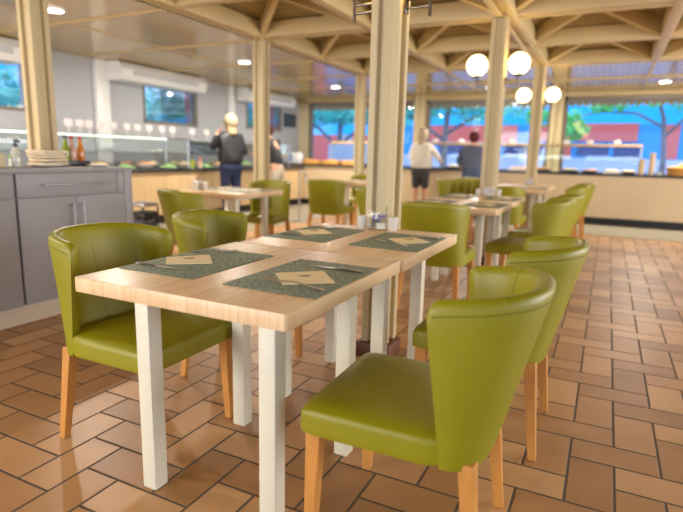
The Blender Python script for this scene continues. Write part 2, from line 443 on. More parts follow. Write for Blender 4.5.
# ------------------------------------------------------------------ chairs
def superU(s):
    """plan half-curve values of the backrest at height fraction s"""
    xw = -.135+.055*s; xa = -.242-.112*s; w = .236+.018*s
    return xw, xa, w
def backrest_meshes():
    E2 = 2/2.5
    def plan(th, s):
        xw, xa, w = superU(s)
        cth, sth = math.cos(th), math.sin(th)
        return Vector((xw-(xw-xa)*abs(cth)**E2, w*math.copysign(abs(sth)**E2, sth), 0))
    # even steps along the top curve
    N = 600; ths = [-PI/2+PI*k/N for k in range(N+1)]
    P = [plan(t, 1) for t in ths]; L = [0]
    for k in range(N): L.append(L[-1]+(P[k+1]-P[k]).length)
    T = L[-1]
    want = [0, .006, .014, .024, .036]+[.05+(T-.1)*k/36 for k in range(37)]+[T-.036, T-.024, T-.014, T-.006, T]
    def th_at(d):
        lo = max(i for i in range(N+1) if L[i] <= d+1e-9); 
        if lo >= N: return ths[-1]
        return ths[lo]+(ths[lo+1]-ths[lo])*(d-L[lo])/max(1e-9, L[lo+1]-L[lo])
    Z0, R = .362, .036
    def ztop(d):
        u = d/T*2-1
        z = .792+.03*(1-u*u)
        e = min(d, T-d)
        if e < R: z -= R-math.sqrt(max(0, R*R-(R-e)**2))
        return z
    def normal(th, s):
        a = plan(max(-PI/2, th-.02), s); b = plan(min(PI/2, th+.02), s); t = b-a
        n = Vector((-t.y, t.x, 0)).normalized()
        return -n if n.x*0+(-1) > 1 else n
    secs = []; seam = []
    for d in want:
        th = th_at(d); zt = ztop(d); e = min(d, T-d)
        thick = .05*min(1, .45+.55*math.sqrt(min(1, e/.03)))
        ring = []
        def pt(f, off, z):
            s = (z-Z0)/(.80-Z0)
            p = plan(th, s); n = normal(th, s)
            if n.dot(Vector((-.2, 0, 0))-p) < 0: n = -n     # towards the inside
            q = p+n*off
            if e < .03:                                        # round the free edge a little forward
                pass
            return Vector((q.x, q.y, z))
        k = thick/2
        hs = [0, .15, .3, .45, .6, .75, .88]
        for h in hs: ring.append(pt(0, 0, Z0+(zt-k-.004-Z0)*h))
        zc = zt-k
        ring.append(pt(0, 0, zc-.004))
        for a in (35, 65, 90, 115, 145): 
            aa = math.radians(a); ring.append(pt(0, k-k*math.cos(aa), zc+k*math.sin(aa)*1.0))
        ring.append(pt(0, thick, zc-.004))
        for h in reversed(hs): ring.append(pt(0, thick*(.8+.2*h), Z0+(zt-k-.004-Z0)*h))
        secs.append(ring)
        seam.append(pt(0, -.0005, zc-.012))
    b = MB().rings(secs)
    s = MB(); s.tube(seam[2:-2], .0016, 6)
    for fr in (.22, .78):
        d = T*fr; i = min(range(len(want)), key=lambda q: abs(want[q]-d))
        s.tube([p for p in secs[i][8:-1]], .0012, 6)
    i = len(secs)//2
    s.tube([p for p in secs[i][14:-1]], .001, 6)
    return b, s
def seat_mesh():
    bm = bmesh.new(); bmesh.ops.create_cube(bm, size=1)
    bmesh.ops.subdivide_edges(bm, edges=bm.edges[:], cuts=9, use_grid_fill=True)
    x0, x1, hy, z0, z1 = -.19, .262, .25, .37, .45
    R = .026
    for v in bm.verts:
        u, w, h = v.co.x*2, v.co.y*2, v.co.z*2
        x = (x0+x1)/2+(x1-x0)/2*u; hyx = hy if x > -.12 else hy-(-.12-x)*.75
        y = hyx*w; z = (z0+z1)/2+(z1-z0)/2*h
        if h > .99: z += .014*(1-u*u)*(1-w*w)
        # rounded box: pull the points into a rounded hull
        c = Vector((max(x0+R, min(x1-R, x)), max(-hyx+R, min(hyx-R, y)), max(z0+R*.4, min(z1-R, z))))
        d = Vector((x, y, z))-c
        if d.length > R and h <= .99 or (d.length > R): d = d.normalized()*R if d.length > R else d
        v.co = c+d
        if h > .99: v.co.z += .012*(1-u*u)*(1-w*w)
    return MB().frombm(bm)
def make_chair():
    t = thing('dining_chair', '', 'chair')
    seat_mesh().build('seat', 'vinyl', t, 60)
    bb, ss = backrest_meshes()
    br = bb.build('backrest', 'vinyl', t, 50)
    ss.build('piping', 'vinyl_seam', br)
    for sx, sy in ((1, 1), (1, -1), (-1, 1), (-1, -1)):
        b = MB()
        if sx > 0: b.taper((.222, sy*.212, .378), .023, (.232, sy*.222, 0), .015)
        else: b.taper((-.197, sy*.196, .378), .022, (-.238, sy*.222, 0), .015)
        b.build('leg', 'beech', t, 0, bevel=.004)
    return t
CH0 = make_chair(); used = [False]
def chair(x, y, rz, label, group):
    c = CH0 if not used[0] else copy_tree(CH0); used[0] = True
    c.location = (x, y, 0); c.rotation_euler.z = math.radians(rz)
    c['label'] = label; c['category'] = 'chair'; c['group'] = group
    return c
GF, GB = 'olive chairs around the front table', 'olive chairs around the farther tables'
chair(-.442, 1.425, 181.5, 'olive vinyl barrel-back chair nearest the camera, seat and back fully in view', GF)
chair(-.385, 2.217, 180, 'olive barrel-back chair just behind the nearest chair, right of the front tables', GF)
chair(-1.592, 1.488, 0, 'olive barrel-back chair between the grey sideboard and the front table', GF)
chair(-1.65, 2.21, 12, 'olive chair left of the front tables, standing behind another chair by the sideboard', GF)
chair(-1.095, 3.86, 91, 'olive chair seen from behind at the near end of the table behind the front one', GB)
chair(-.56, 4.60, 174, 'nearest olive chair on the right side of the second table group', GB)
chair(-.52, 5.42, 175, 'olive chair behind the nearest chair on the right of the second table group', GB)
chair(-1.9, 4.95, 0, 'olive chair mostly hidden behind the central column, left of the second tables', GB)
chair(-1.1, 6.72, 90, 'olive chair behind the globe-lamp column at the near end of the third tables', GB)
chair(-.52, 7.3, 178, 'olive chair at the right of the third table group, nearer of two', GB)
chair(-.48, 8.45, 178, 'olive chair at the right of the third table group, the one nearest the buffet counter', GB)
chair(-1.88, 7.7, 0, 'nearest of three olive chairs in front of the person in slate top', GB)
chair(-1.80, 8.28, 0, 'middle one of three olive chairs in front of the person in slate top', GB)
chair(-1.76, 8.85, 0, 'farthest of three olive chairs in front of the person in slate top', GB)
chair(-3.06, 3.52, 64, 'olive chair seen side-on beside the grey sideboard, at the near end of the left table', GB)
chair(-3.46, 5.02, -84, 'olive chair facing the camera at the far end of the left table, by the column', GB)
chair(-3.28, 6.32, 92, 'olive chair seen from behind, left of the central column in front of bread counter', GB)
chair(-3.58, 8.0, -90, 'olive chair at the far end of the table left of central column', GB)

# ------------------------------------------------------------------ tables
def make_table():
    t = thing('dining_table', '', 'table')
    hx, hy = .377, .3955
    bm = bmesh.new(); bmesh.ops.create_cube(bm, size=1)
    for v in bm.verts: v.co = Vector((v.co.x*2*hx, v.co.y*2*hy, .7275+v.co.z*.045))
    ve = [e for e in bm.edges if abs(e.verts[0].co.z-e.verts[1].co.z) > .01]
    bmesh.ops.bevel(bm, geom=ve, offset=.012, segments=5, profile=.5, affect='EDGES')
    he = [e for e in bm.edges if abs(e.verts[0].co.z-e.verts[1].co.z) < .001 and len(e.link_faces) == 2 and abs(e.link_faces[0].normal.z-e.link_faces[1].normal.z) > .5]
    bmesh.ops.bevel(bm, geom=he, offset=.003, segments=2, profile=.5, affect='EDGES')
    MB().frombm(bm).build('tabletop', 'oak', t, 30)
    LX, LY, w = (-.2545, .2225), (-.2272, .264), .0285
    for x in LX:
        for y in LY:
            MB().box(x-w, x+w, y-w, y+w, 0, .704, .004).build('leg', 'ivory', t)
    a = MB()
    for k, y in enumerate(LY): q = y+(.012 if k else -.012); a.box(LX[0], LX[1], q-.012, q+.012, .675, .7045, .003)
    for k, x in enumerate(LX): q = x+(.012 if k else -.012); a.box(q-.012, q+.012, LY[0], LY[1], .6751, .7044, .003)
    a.build('apron', 'ivory', t)
    return t
TB0 = make_table(); tused = [False]
def table(x, y, label, group='oak-topped tables with ivory legs', dz=0):
    c = TB0 if not tused[0] else copy_tree(TB0); tused[0] = True
    c.location = (x, y, dz); c['label'] = label; c['category'] = 'table'; c['group'] = group
    return c
table(-1.027, 1.4325, 'light oak table with ivory legs, nearest to the camera')
table(-1.019, 2.2325, 'light oak table against the central column, pushed up to the nearest table')
table(-1.09, 4.47, 'nearer oak table of the group behind the central column')
table(-1.09, 5.265, 'oak table touching the globe-lamp column, second in the middle row')
table(-1.06, 7.5, 'nearer oak table of the third group, beyond the globe-lamp column')
table(-1.06, 8.295, 'farthest oak table in the row, by the second globe-lamp column')
table(-3.43, 4.4, 'oak table standing alone left of the front tables, in front of the buffet person')
table(-3.13, 7.25, 'oak table just left of the central column, before the bread counter')

# ------------------------------------------------------------------ place settings
def envelope_mesh(c):
    """paper sleeve with corners c (local to its centre)"""
    e = MB(); n = 6
    def g(u, v):
        a = Vector(c[0]).lerp(Vector(c[1]), u); b = Vector(c[3]).lerp(Vector(c[2]), u); return a.lerp(b, v)
    top = [[g(i/n, j/n) for j in range(n+1)] for i in range(n+1)]
    z = lambda i, j: .0035+.0045*math.sin(PI*i/n)*math.sin(PI*j/n)
    vs = [(top[i][j].x, top[i][j].y, z(i, j)) for i in range(n+1) for j in range(n+1)]
    vs += [(top[i][j].x, top[i][j].y, .0006) for i in range(n+1) for j in range(n+1)]
    K = (n+1)**2; fs = []
    for i in range(n):
        for j in range(n):
            a = i*(n+1)+j; q = (a, a+n+1, a+n+2, a+1); fs.append(q); fs.append(tuple(K+x for x in reversed(q)))
    edge = [i*(n+1) for i in range(n+1)]+[n*(n+1)+j for j in range(1, n+1)]+[i*(n+1)+n for i in range(n-1, -1, -1)]+[j for j in range(n-1, 0, -1)]
    for k in range(len(edge)):
        a, b = edge[k], edge[(k+1) % len(edge)]; fs.append((a, b, K+b, K+a))
    return e.addm(vs, fs)
def paper_sleeve(pts, z, label, mark=True):
    cx = sum(p[0] for p in pts)/4; cy = sum(p[1] for p in pts)/4
    t = thing('cutlery_sleeve', label, 'paper sleeve', (cx, cy, z), 0, 'cream paper cutlery sleeves')
    loc = [(p[0]-cx, p[1]-cy, 0) for p in pts]
    envelope_mesh(loc).build('sleeve', 'paper', t, 60)
    # small illegible grey mark in the middle of the sleeve
    if mark:
        a = (Vector(loc[1])-Vector(loc[0])).normalized(); b = Vector((a.y, -a.x, 0))
        m = MB(); rnd = random.Random(3)
        for k in range(7):
            o = a*(-.018+.006*k)
            h = .004+.003*rnd.random()
            p = o-b*h; q = o+b*h*.6+a*.003
            m.tube([(p.x, p.y, .0088), (q.x, q.y, .0088)], .0008, 5)
        p, q = a*-.012+b*.009, a*.014+b*.009
        m.tube([(p.x, p.y, .0086), (q.x, q.y, .0086)], .0007, 5)
        m.build('printed_mark', 'ink', t)
    return t
def along(p, q, z):
    p, q = Vector((p[0], p[1], 0)), Vector((q[0], q[1], 0)); d = (q-p)
    return p, d.length, math.atan2(d.y, d.x)
def flatloft(st, z0=.0):
    """(x, halfwidth, z, halfthick) stations"""
    r = []
    for x, w, z, h in st:
        r.append([(x, -w, z), (x, -w*.6, z+h), (x, w*.6, z+h), (x, w, z), (x, w*.6, z-h), (x, -w*.6, z-h)])
    return MB().rings(r)
def fork(p, q, z, label, L=None):
    """p is the tine end, q the handle end"""
    o, ln, a = along(p, q, z); L = L or ln
    t = thing('table_fork', label, 'fork', (o.x, o.y, z), a, 'forks on placemats')
    s = L/.19
    b = flatloft([(.052*s, .0125, .004, .0012), (.062*s, .0115, .0036, .0014), (.075*s, .004, .008, .0016), (.1*s, .0034, .011, .0016), (.14*s, .005, .006, .0016), (.18*s, .0085, .0035, .0016), (.19*s, .006, .003, .0012)])
    b.build('handle', 'chrome', t, 60)
    for k in range(4):
        y = -.0102+.0068*k
        flatloft([(0, .0008, .010, .0006), (.02*s, .0017, .0055, .0009), (.054*s, .0021, .0042, .001)]) and None
        bb = flatloft([(0, .0008, .010, .0006), (.02*s, .0019, .0055, .0009), (.054*s, .0024, .0042, .001)])
        bb.v = [(x, yy+y, zz) for x, yy, zz in bb.v]
        bb.build('tine', 'chrome', t, 60)
    return t
def knife(p, q, z, label):
    """p is the blade tip, q the handle end"""
    o, ln, a = along(p, q, z); s = ln/.2
    t = thing('table_knife', label, 'knife', (o.x, o.y, z), a, 'knives on placemats')
    flatloft([(0, .001, .0022, .0004), (.012*s, .006, .0022, .0007), (.05*s, .0095, .0024, .001), (.095*s, .0085, .003, .0013), (.11*s, .005, .004, .002)]).build('blade', 'chrome', t, 60)
    flatloft([(.108*s, .004, .004, .002), (.125*s, .005, .0042, .003), (.17*s, .0062, .0042, .003), (.195*s, .0065, .004, .003), (.2*s, .005, .0036, .002)]).build('handle', 'steel', t, 60)
    return t
def placemat(x, y, label, rz=0):
    o = MB().box(-.1555, .1555, -.222, .222, 0, .003, .0012).build('placemat', 'woven', loc=(x, y, .7505), rz=rz)
    return tag(o, label, 'placemat', 'woven grey-green placemats')
ZM = .7538
placemat(-.813, 1.415, 'woven grey-green placemat at the near right of the front table')
paper_sleeve([(-.907, 1.378), (-.793, 1.487), (-.688, 1.364), (-.808, 1.264)], ZM, 'cream paper sleeve on the near right placemat, in front of the nearest chair')
fork((-.905, 1.300), (-.672, 1.268), ZM, 'fork lying in front of the paper sleeve on the near right placemat')
knife((-.875, 1.543), (-.681, 1.537), ZM, 'knife behind the paper sleeve on the near right placemat')
placemat(-1.237, 1.415, 'woven grey-green placemat at the near left of the front table', )
paper_sleeve([(-1.372, 1.386), (-1.278, 1.505), (-1.172, 1.395), (-1.290, 1.299)], ZM, 'cream paper sleeve on the near left placemat, by the chair at the sideboard')
knife((-1.192, 1.264), (-1.385, 1.262), ZM, 'knife in front of the paper sleeve on the near left placemat')
fork((-1.235, 1.612), (-1.375, 1.528), ZM, 'fork behind the paper sleeve on the near left placemat')
placemat(-1.231, 2.24, 'woven grey-green placemat left of the table number stand', )
paper_sleeve([(-1.352, 2.244), (-1.263, 2.355), (-1.161, 2.256), (-1.250, 2.143)], ZM, 'cream paper sleeve on the placemat left of the table number')
knife((-1.16, 2.112), (-1.357, 2.112), ZM, 'knife in front of the sleeve on the placemat left of the table number')
fork((-1.226, 2.42), (-1.37, 2.36), ZM, 'fork behind the sleeve on the placemat left of the table number')
placemat(-.808, 2.24, 'woven grey-green placemat right of the table number stand', )
paper_sleeve([(-.868, 2.257), (-.776, 2.359), (-.672, 2.26), (-.762, 2.155)], ZM, 'cream paper sleeve on the placemat right of the table number')
knife((-.82, 2.40), (-.665, 2.385), ZM, 'knife behind the sleeve on the placemat right of the table number')
fork((-.888, 2.17), (-.72, 2.105), ZM, 'fork in front of the sleeve on the placemat right of the table number')
# farther tables
far = [(-.875, 4.44, 'on the near right of the second table group'), (-1.305, 4.44, 'on the near left of the second table group'),
       (-.875, 5.25, 'on the far right of the second table group'), (-1.305, 5.25, 'on the far left of the second table group'),
       (-.845, 7.5, 'on the near right of the third table group'), (-1.275, 7.5, 'on the near left of the third table group'),
       (-3.215, 4.4, 'on the right half of the left table by the sideboard'), (-3.645, 4.56, 'on the left half of the left table by the sideboard'),
       (-2.915, 7.25, 'on the table left of the central column, right half')]
for x, y, w in far:
    placemat(x, y, 'woven grey-green placemat '+w)
    s = .075
    paper_sleeve([(x-.1, y-.01), (x+.01, y+.1), (x+.1, y+.01), (x-.01, y-.1)], ZM, 'cream paper sleeve '+w)
    knife((x-.07, y+.14), (x+.12, y+.14), ZM, 'knife '+w)
    fork((x-.09, y-.12), (x+.1, y-.15), ZM, 'fork '+w)

# white pots and the number stand at the column end of the front table
def pot(x, y, z, label, s=1):
    t = thing('white_pot', label, 'pot', (x, y, z), 0, 'white tapered pots')
    MB().lathe([(0, 0), (.021*s, 0), (.0225*s, .004), (.026*s, .055*s), (.027*s, .058*s), (.027*s, .061*s), (.0, .061*s)]).build('body', 'porcelain', t)
    MB().lathe([(0, .0611*s), (.0265*s, .0611*s), (.0265*s, .066*s), (.019*s, .071*s), (0, .0725*s)]).build('lid', 'porcelain', t)
    return t
pot(-1.128, 2.535, .7505, 'white tapered pot left of the table number stand')
pot(-.962, 2.553, .7505, 'white tapered pot right of the table number stand')
t = thing('table_number_stand', 'clear acrylic table number stand with blue handwriting between two white pots', 'sign', (-1.045, 2.548, .7505), math.radians(4))
b = MB(); b.box(-.052, .052, -.014, -.0115, .003, .088, .001); b.box(-.052, .052, .010, .0125, .003, .098, .001); b.box(-.052, .052, -.02, .0145, 0, .003, .001)
b.box(.044, .048, -.0113, .0099, .003, .125, .0008)
b.build('holder', 'acrylic', t)
def text_part(txt, size, m, parent, loc, rot, name='lettering', shear=0, ext=.0006):
    cu = bpy.data.curves.new(name, 'FONT'); cu.body = txt; cu.size = size; cu.extrude = ext; cu.align_x = 'CENTER'; cu.align_y = 'CENTER'; cu.shear = shear
    cu.offset = .0008
    ob = bpy.data.objects.new('tmp', cu); COL.objects.link(ob)
    bpy.context.view_layer.update()
    me = bpy.data.meshes.new_from_object(ob.evaluated_get(bpy.context.evaluated_depsgraph_get()))
    bpy.data.objects.remove(ob)
    me.materials.clear(); me.materials.append(M[m])
    o = bpy.data.objects.new(name, me); COL.objects.link(o); o.parent = parent; o.location = loc; o.rotation_euler = rot
    return o
text_part('12\u00ba', .052, 'blueink', t, (0.002, -.0152, .058), (PI/2, 0, 0), shear=.25)

def napkin_holder(x, y, label):
    t = thing('napkin_holder', label, 'napkin holder', (x, y, .7505), 0, 'napkin holders on the tables')
    b = MB(); b.box(-.06, .06, -.03, -.026, .004, .075, .001); b.box(-.06, .06, .026, .03, .004, .075, .001); b.box(-.06, .06, -.03, .03, 0, .004, .001)
    b.build('holder', 'acrylic', t)
    MB().box(-.052, .052, -.022, .022, .0045, .088, .006).build('napkins', 'whitecard', t)
    return t
napkin_holder(-1.07, 5.56, 'napkin holder at the foot of the first globe-lamp column')
pot(-1.17, 5.55, .7505, 'white pot left of the napkin holder by the first globe-lamp column')
pot(-.965, 5.55, .7505, 'white pot right of the napkin holder by the first globe-lamp column')
napkin_holder(-1.06, 8.59, 'napkin holder at the foot of the farther globe-lamp column')
napkin_holder(-3.72, 4.22, 'napkin holder on the left table in front of the buffet')
pot(-3.615, 4.22, .7505, 'white pot beside the napkin holder on the left table', 1.15)
pot(-3.66, 4.13, .7505, 'white pot in front of the napkin holder on the left table', 1.15)
t = thing('bottle', 'dark condiment bottle on the table left of the central column', 'bottle', (-3.2, 7.52, .7505))
MB().lathe([(0, 0), (.03, 0), (.031, .01), (.031, .1), (.012, .14), (.011, .165), (0, .165)]).build('body', 'tvscreen', t)
MB().lathe([(0, .1655), (.013, .1655), (.013, .185), (0, .186)]).build('cap', 'black', t)
o = MB().box(-.1, .1, -.07, .07, 0, .03, .012).build('folded_napkins', 'linen', loc=(-3.36, 7.05, .7505), rz=.2)
tag(o, 'folded cream napkins on the table left of the central column', 'napkins')

# ------------------------------------------------------------------ globe lamps on the columns
def globe_lamp(cx, cy, sgn, z, label):
    t = thing('wall_lamp', label, 'wall lamp', (cx+sgn*.0775, cy, z), 0 if sgn > 0 else PI, 'globe lamps on the columns')
    MB().box(0, .012, -.022, .022, -.055, .03, .003).build('wall_plate', 'darksteel', t)
    a = MB(); a.tube([(.01, 0, .012), (.13, 0, .012)], .007, 10); a.build('arm', 'darksteel', t)
    a = MB(); a.tube([(.01, 0, -.028), (.13, 0, -.028)], .007, 10); a.build('arm', 'darksteel', t)
    MB().tube([(.13, 0, -.075), (.13, 0, .045)], .0085, 12).build('rod', 'darksteel', t)
    MB().lathe([(0, .04), (.02, .04), (.04, .05), (.046, .062), (0, .062)], (.13, 0, 0)).build('holder', 'darksteel', t)
    MB().sphere((.13, 0, .062+.1), .1045, 32, 20).build('globe', 'globe', t, 180)
    return t
ZL = 1.905
globe_lamp(CX-.025, 2.724, -1, 1.895, 'metal globe lamp bracket on the left of the central column, globe above frame')
globe_lamp(CX-.025, 2.724, 1, 1.895, 'metal globe lamp bracket on the right of the central column, globe above frame')
globe_lamp(CX-.05, 5.76, -1, ZL, 'lit globe lamp on the left of the second column in the row')
globe_lamp(CX-.05, 5.76, 1, ZL, 'lit globe lamp on the right of the second column in the row, largest in view')
globe_lamp(CX, 8.78, -1, ZL+.02, 'lit globe lamp on the left of the farther column, lower pair')
globe_lamp(CX, 8.78, 1, ZL+.02, 'lit globe lamp on the right of the farther column, rightmost globe')

# recessed downlights
def downlight(x, y, label):
    t = thing('downlight', label, 'ceiling light', (x, y, ZC-.0225), 0, 'recessed downlights')
    MB().lathe([(.085, 0), (.105, 0), (.105, .0222), (.085, .0222)], n=32).build('trim_ring', 'white', t)
    MB().lathe([(0, -.004), (.07, -.004), (.084, 0), (.084, .021), (0, .021)], n=32).build('diffuser', 'downlight', t)
    l = bpy.data.lights.new('downlight_lamp', 'AREA'); l.shape = 'DISK'; l.size = .16; l.energy = 75; l.color = (1, .92, .80)
    lo = bpy.data.objects.new('downlight_lamp', l); COL.objects.link(lo); lo.location = (x, y, ZC-.032)
    return t
for y, w in ((.7, 'above the near end of the sideboard, outside left'), (3.79, 'beside the leftmost column'), (6.93, 'above the person in the black puffer jacket'), (9.99, 'left of the central column, farthest of three')):
    downlight(-5.12, y, 'round recessed downlight '+w)
for x, w in ((-2.5, 'in the back ceiling strip above the person with long blond hair'), (.42, 'in the back ceiling strip above the bread counter, right'), (3.3, 'in the back ceiling strip, off to the right')):
    downlight(x+.3, 10.9, 'round recessed downlight '+w)

# ------------------------------------------------------------------ sideboard
sb = thing('sideboard', 'grey laminate sideboard with drawers and doors at the left', 'sideboard', (-3.28, 0, 0))
b = MB(); b.box(-.56, -.02, .62, 2.985, .12, .972); b.build('carcass', 'cabinet', sb, 0)
MB().box(-.575, .006, .6, 2.995, .972, 1.0, .003).build('countertop', 'cabinet', sb)
MB().box(-.54, -.025, .64, 2.965, 0, .12).build('plinth', 'plinth', sb, 0)
MB().box(-.02, 0, 2.915, 2.985, .12, .972, .001).build('end_post', 'cabinet', sb)
for y0, y1 in ((.62, 2.062), (2.078, 2.912)):
    hi = y1-.07 if y1 > 2.5 else y1
    d = MB().box(-.0195, 0, y0+.003, hi, .815, .965, .002).build('drawer', 'cabinet', sb)
    a = MB(); m = (y0+hi)/2+.04; hw = .255 if y1 > 2.5 else .3
    a.tube([(.034, m-hw, .892), (.034, m+hw, .892)], .006, 10)
    for e in (m-hw+.02, m+hw-.02): a.tube([(0, e, .892), (.034, e, .892)], .005, 8)
    a.build('handle', 'steel', d)
    if y1 > 2.5: MB().box(-.0195, 0, hi+.006, y1, .815, .965, .002).build('filler_panel', 'cabinet', sb)
    mid = 2.487 if y1 > 2.5 else 1.34
    for k, (p, q) in enumerate(((y0+.003, mid-.002), (mid+.002, y1))):
        d = MB().box(-.0195, 0, p, q, .125, .808, .002).build('door', 'cabinet', sb)
        hy = q-.035 if k == 0 else p+.035
        a = MB(); a.tube([(.034, hy, .60), (.034, hy, .765)], .006, 10)
        for e in (.615, .75): a.tube([(0, hy, e), (.034, hy, e)], .005, 8)
        a.build('handle', 'steel', d)

def bottle(x, y, m, cap, h, label, z=1.0, r=.028):
    t = thing('sauce_bottle', label, 'bottle', (x, y, z), 0, 'condiment bottles on the sideboard')
    MB().lathe([(0, 0), (r*.9, 0), (r, .006), (r, h*.5), (r*.8, h*.62), (r*.45, h*.72), (r*.42, h*.9), (0, h*.9)]).build('body', m, t)
    MB().lathe([(0, h*.9+.0002), (r*.55, h*.9+.0002), (r*.55, h), (0, h)]).build('cap', cap, t)
    return t
t = thing('condiment_tray', 'black tray holding three condiment bottles on the sideboard', 'tray', (-3.6, 2.74, 1.0005))
b = MB(); b.box(-.05, .05, -.10, .10, 0, .006, .002)
for a in ((-.05, -.046, -.1, .1), (.046, .05, -.1, .1), (-.05, .05, -.1, -.096), (-.05, .05, .096, .1)): b.box(*a, .004, .04, .001)
b.build('tray_body', 'black', t)
bottle(-3.6, 2.675, 'oilgreen', 'black', .215, 'green olive oil bottle with black cap in the sideboard tray', 1.0075)
bottle(-3.6, 2.728, 'vinegar', 'redcap', .212, 'pale pink bottle with red cap, middle of the sideboard tray', 1.0075)
bottle(-3.6, 2.80, 'sauce', 'redcap', .212, 'orange sauce bottle with red cap in the sideboard tray', 1.0075)
t = thing('linen_stack', 'pile of folded cream linen napkins on a plate on the sideboard', 'napkins', (-3.52, 2.475, 1.0005))
MB().lathe([(0, 0), (.1, 0), (.135, .01), (.135, .013), (0, .008)], n=28).build('plate', 'porcelain', t)
for k in range(5):
    b = MB().box(-.1, .1, -.10+.006*((k*3)%4), .092-.007*((k*5)%4), 0, .0185, .008)
    b.v = [(x, y, z+.005*math.sin(9*y+k)+.0135+.0205*k) for x, y, z in b.v]
    b.build('folded_napkin', 'linen', t, rz=.05*((k*7) % 5-2)*.5)
t = thing('pump_bottle', 'clear pump bottle with black nozzle on the sideboard', 'bottle', (-3.5, 2.235, 1.0005))
MB().lathe([(0, 0), (.026, 0), (.028, .006), (.028, .1), (.014, .12), (.013, .13), (0, .13)]).build('body', 'clearb', t)
a = MB().lathe([(0, .1302), (.015, .1302), (.015, .148), (.005, .15), (.005, .172), (0, .172)]); a.tube([(0, 0, .17), (0, .035, .168)], .006, 8); a.build('pump', 'black', t)
t = thing('herb_jar', 'small jar of green garnish beside the linen pile on the sideboard', 'jar', (-3.68, 2.33, 1.0005))
MB().lathe([(0, 0), (.028, 0), (.03, .05), (.028, .05), (.026, .005), (0, .005)]).build('jar', 'clearb', t)
b = MB(); rn = random.Random(2)
for k in range(16): b.sphere((rn.uniform(-.018, .018), rn.uniform(-.018, .018), .05+rn.uniform(0, .03)), rn.uniform(.008, .014), 8, 6)
b.build('garnish', 'leafgreen', t)
t = thing('tissue_box', 'beige tissue box at the left edge of the sideboard', 'box', (-3.55, 2.06, 1.0005))
MB().box(-.06, .06, -.1, .1, 0, .085, .004).build('box', 'wallcream', t)
b = MB().box(-.03, .03, -.055, .055, .0851, .145, .02); b.build('tissue', 'linen', t)
t = thing('plate', 'white plate with papers at the right end of the sideboard', 'plate', (-3.46, 2.82, 1.0005))
MB().lathe([(0, 0), (.06, 0), (.085, .009), (.085, .012), (0, .006)], n=28).build('dish', 'porcelain', t)
MB().box(-.04, .04, -.045, .045, .0125, .0165, .001).build('papers', 'whitecard', t, rz=.4)

# small trolley with a box beyond the sideboard
t = thing('service_caddy', 'dark wire caddy with a pale lid beyond the right end of the sideboard', 'caddy', (-4.28, 4.02, 0))
b = MB()
for sx in (-1, 1):
    for sy in (-1, 1): b.tube([(sx*.11, sy*.1, 0), (sx*.11, sy*.1, .56)], .008, 8)
for z in (.12, .5): 
    b.tube([(-.11, -.1, z), (.11, -.1, z), (.11, .1, z), (-.11, .1, z), (-.11, -.1, z)], .006, 6)
b.build('frame', 'black', t)
MB().box(-.12, .12, -.11, .11, .44, .50, .01).build('tray', 'black', t)
MB().box(-.115, .115, -.105, .105, .56, .60, .008).build('lid', 'steel', t)
MB().box(-.1, .1, -.09, .09, .13, .43, .01).build('bin', 'tvscreen', t)

# ------------------------------------------------------------------ buffet counters
ct = thing('buffet_counter', 'oak fronted buffet counter with black top along the left wall', 'counter', (-6.2, 0, 0))
MB().box(-.98, -.02, 3.3, 10.58, .14, .8).build('front_panel', 'counterwood', ct, 0)
MB().box(-.95, -.06, 3.35, 10.58, 0, .14).build('plinth', 'black', ct, 0)
MB().box(-1.0, .02, 3.25, 10.58, .8, .845, .005).build('countertop', 'blackstone', ct)
ct = thing('buffet_counter', 'long cream buffet counter with black top under the back windows', 'counter', (0, 10.6, 0))
MB().box(-7.19, 4.6, .03, .98, .13, .87).build('front_panel', 'counterpanel', ct, 0)
MB().box(-7.19, 4.6, .05, .95, 0, .13).build('plinth', 'black', ct, 0)
MB().box(-7.2, 4.62, 0, 1.0, .87, .912, .005).build('countertop', 'blackstone', ct)

# sneeze guard over the left counter
g = thing('sneeze_guard', 'glass food guard with lit shelf over the left counter', 'food guard', (-6.6, 0, .8455))
MB().box(-.32, .2, 3.6, 7.05, .484, .494, .001).build('glass_shelf', 'guard', g)
MB().box(-.32, .2, 7.1, 10.3, .484, .494, .001).build('glass_shelf', 'guard', g)
MB().box(.192, .198, 3.62, 7.05, .23, .48, .001).build('front_glass', 'guard', g)
MB().box(.192, .198, 7.1, 10.28, .23, .48, .001).build('front_glass', 'guard', g)
for y in (3.62, 7.07, 10.3):
    b = MB(); b.tube([(.19, y, 0), (.19, y, .484)], .014, 10); b.build('post', 'steel', g)
    b = MB(); b.tube([(-.31, y, 0), (-.31, y, .484)], .014, 10); b.build('post', 'steel', g)
MB().box(.13, .18, 3.7, 6.6, .458, .482, .004).build('light_strip', 'tube', g)
MB().box(.13, .18, 7.2, 10.2, .458, .482, .004).build('light_strip', 'tube', g)
g = thing('sneeze_guard', 'tan-railed glass food guard on the back counter, right part', 'food guard', (0, 11.1, .9125))
MB().box(-3.6, .52, -.05, .0, .47, .525, .006).build('top_rail', 'counterwood', g)
MB().box(-3.58, .5, -.3, -.06, .505, .513, .001).build('glass_shelf', 'guard', g)
MB().box(-3.58, .5, -.03, -.024, .1, .465, .001).build('front_glass', 'guard', g)
for x in (-3.58, -1.5, .5): MB().tube([(x, -.02, 0), (x, -.02, .48)], .016, 10).build('post', 'steel', g)
g = thing('sneeze_guard', 'tan-railed glass food guard on the back counter, behind the bread at left', 'food guard', (0, 11.1, .9125))
MB().box(-5.75, -4.25, -.05, .0, .47, .525, .006).build('top_rail', 'counterwood', g)
MB().box(-5.73, -4.27, -.03, -.024, .1, .465, .001).build('front_glass', 'guard', g)
for x in (-5.73, -4.27): MB().tube([(x, -.02, 0), (x, -.02, .48)], .016, 10).build('post', 'steel', g)

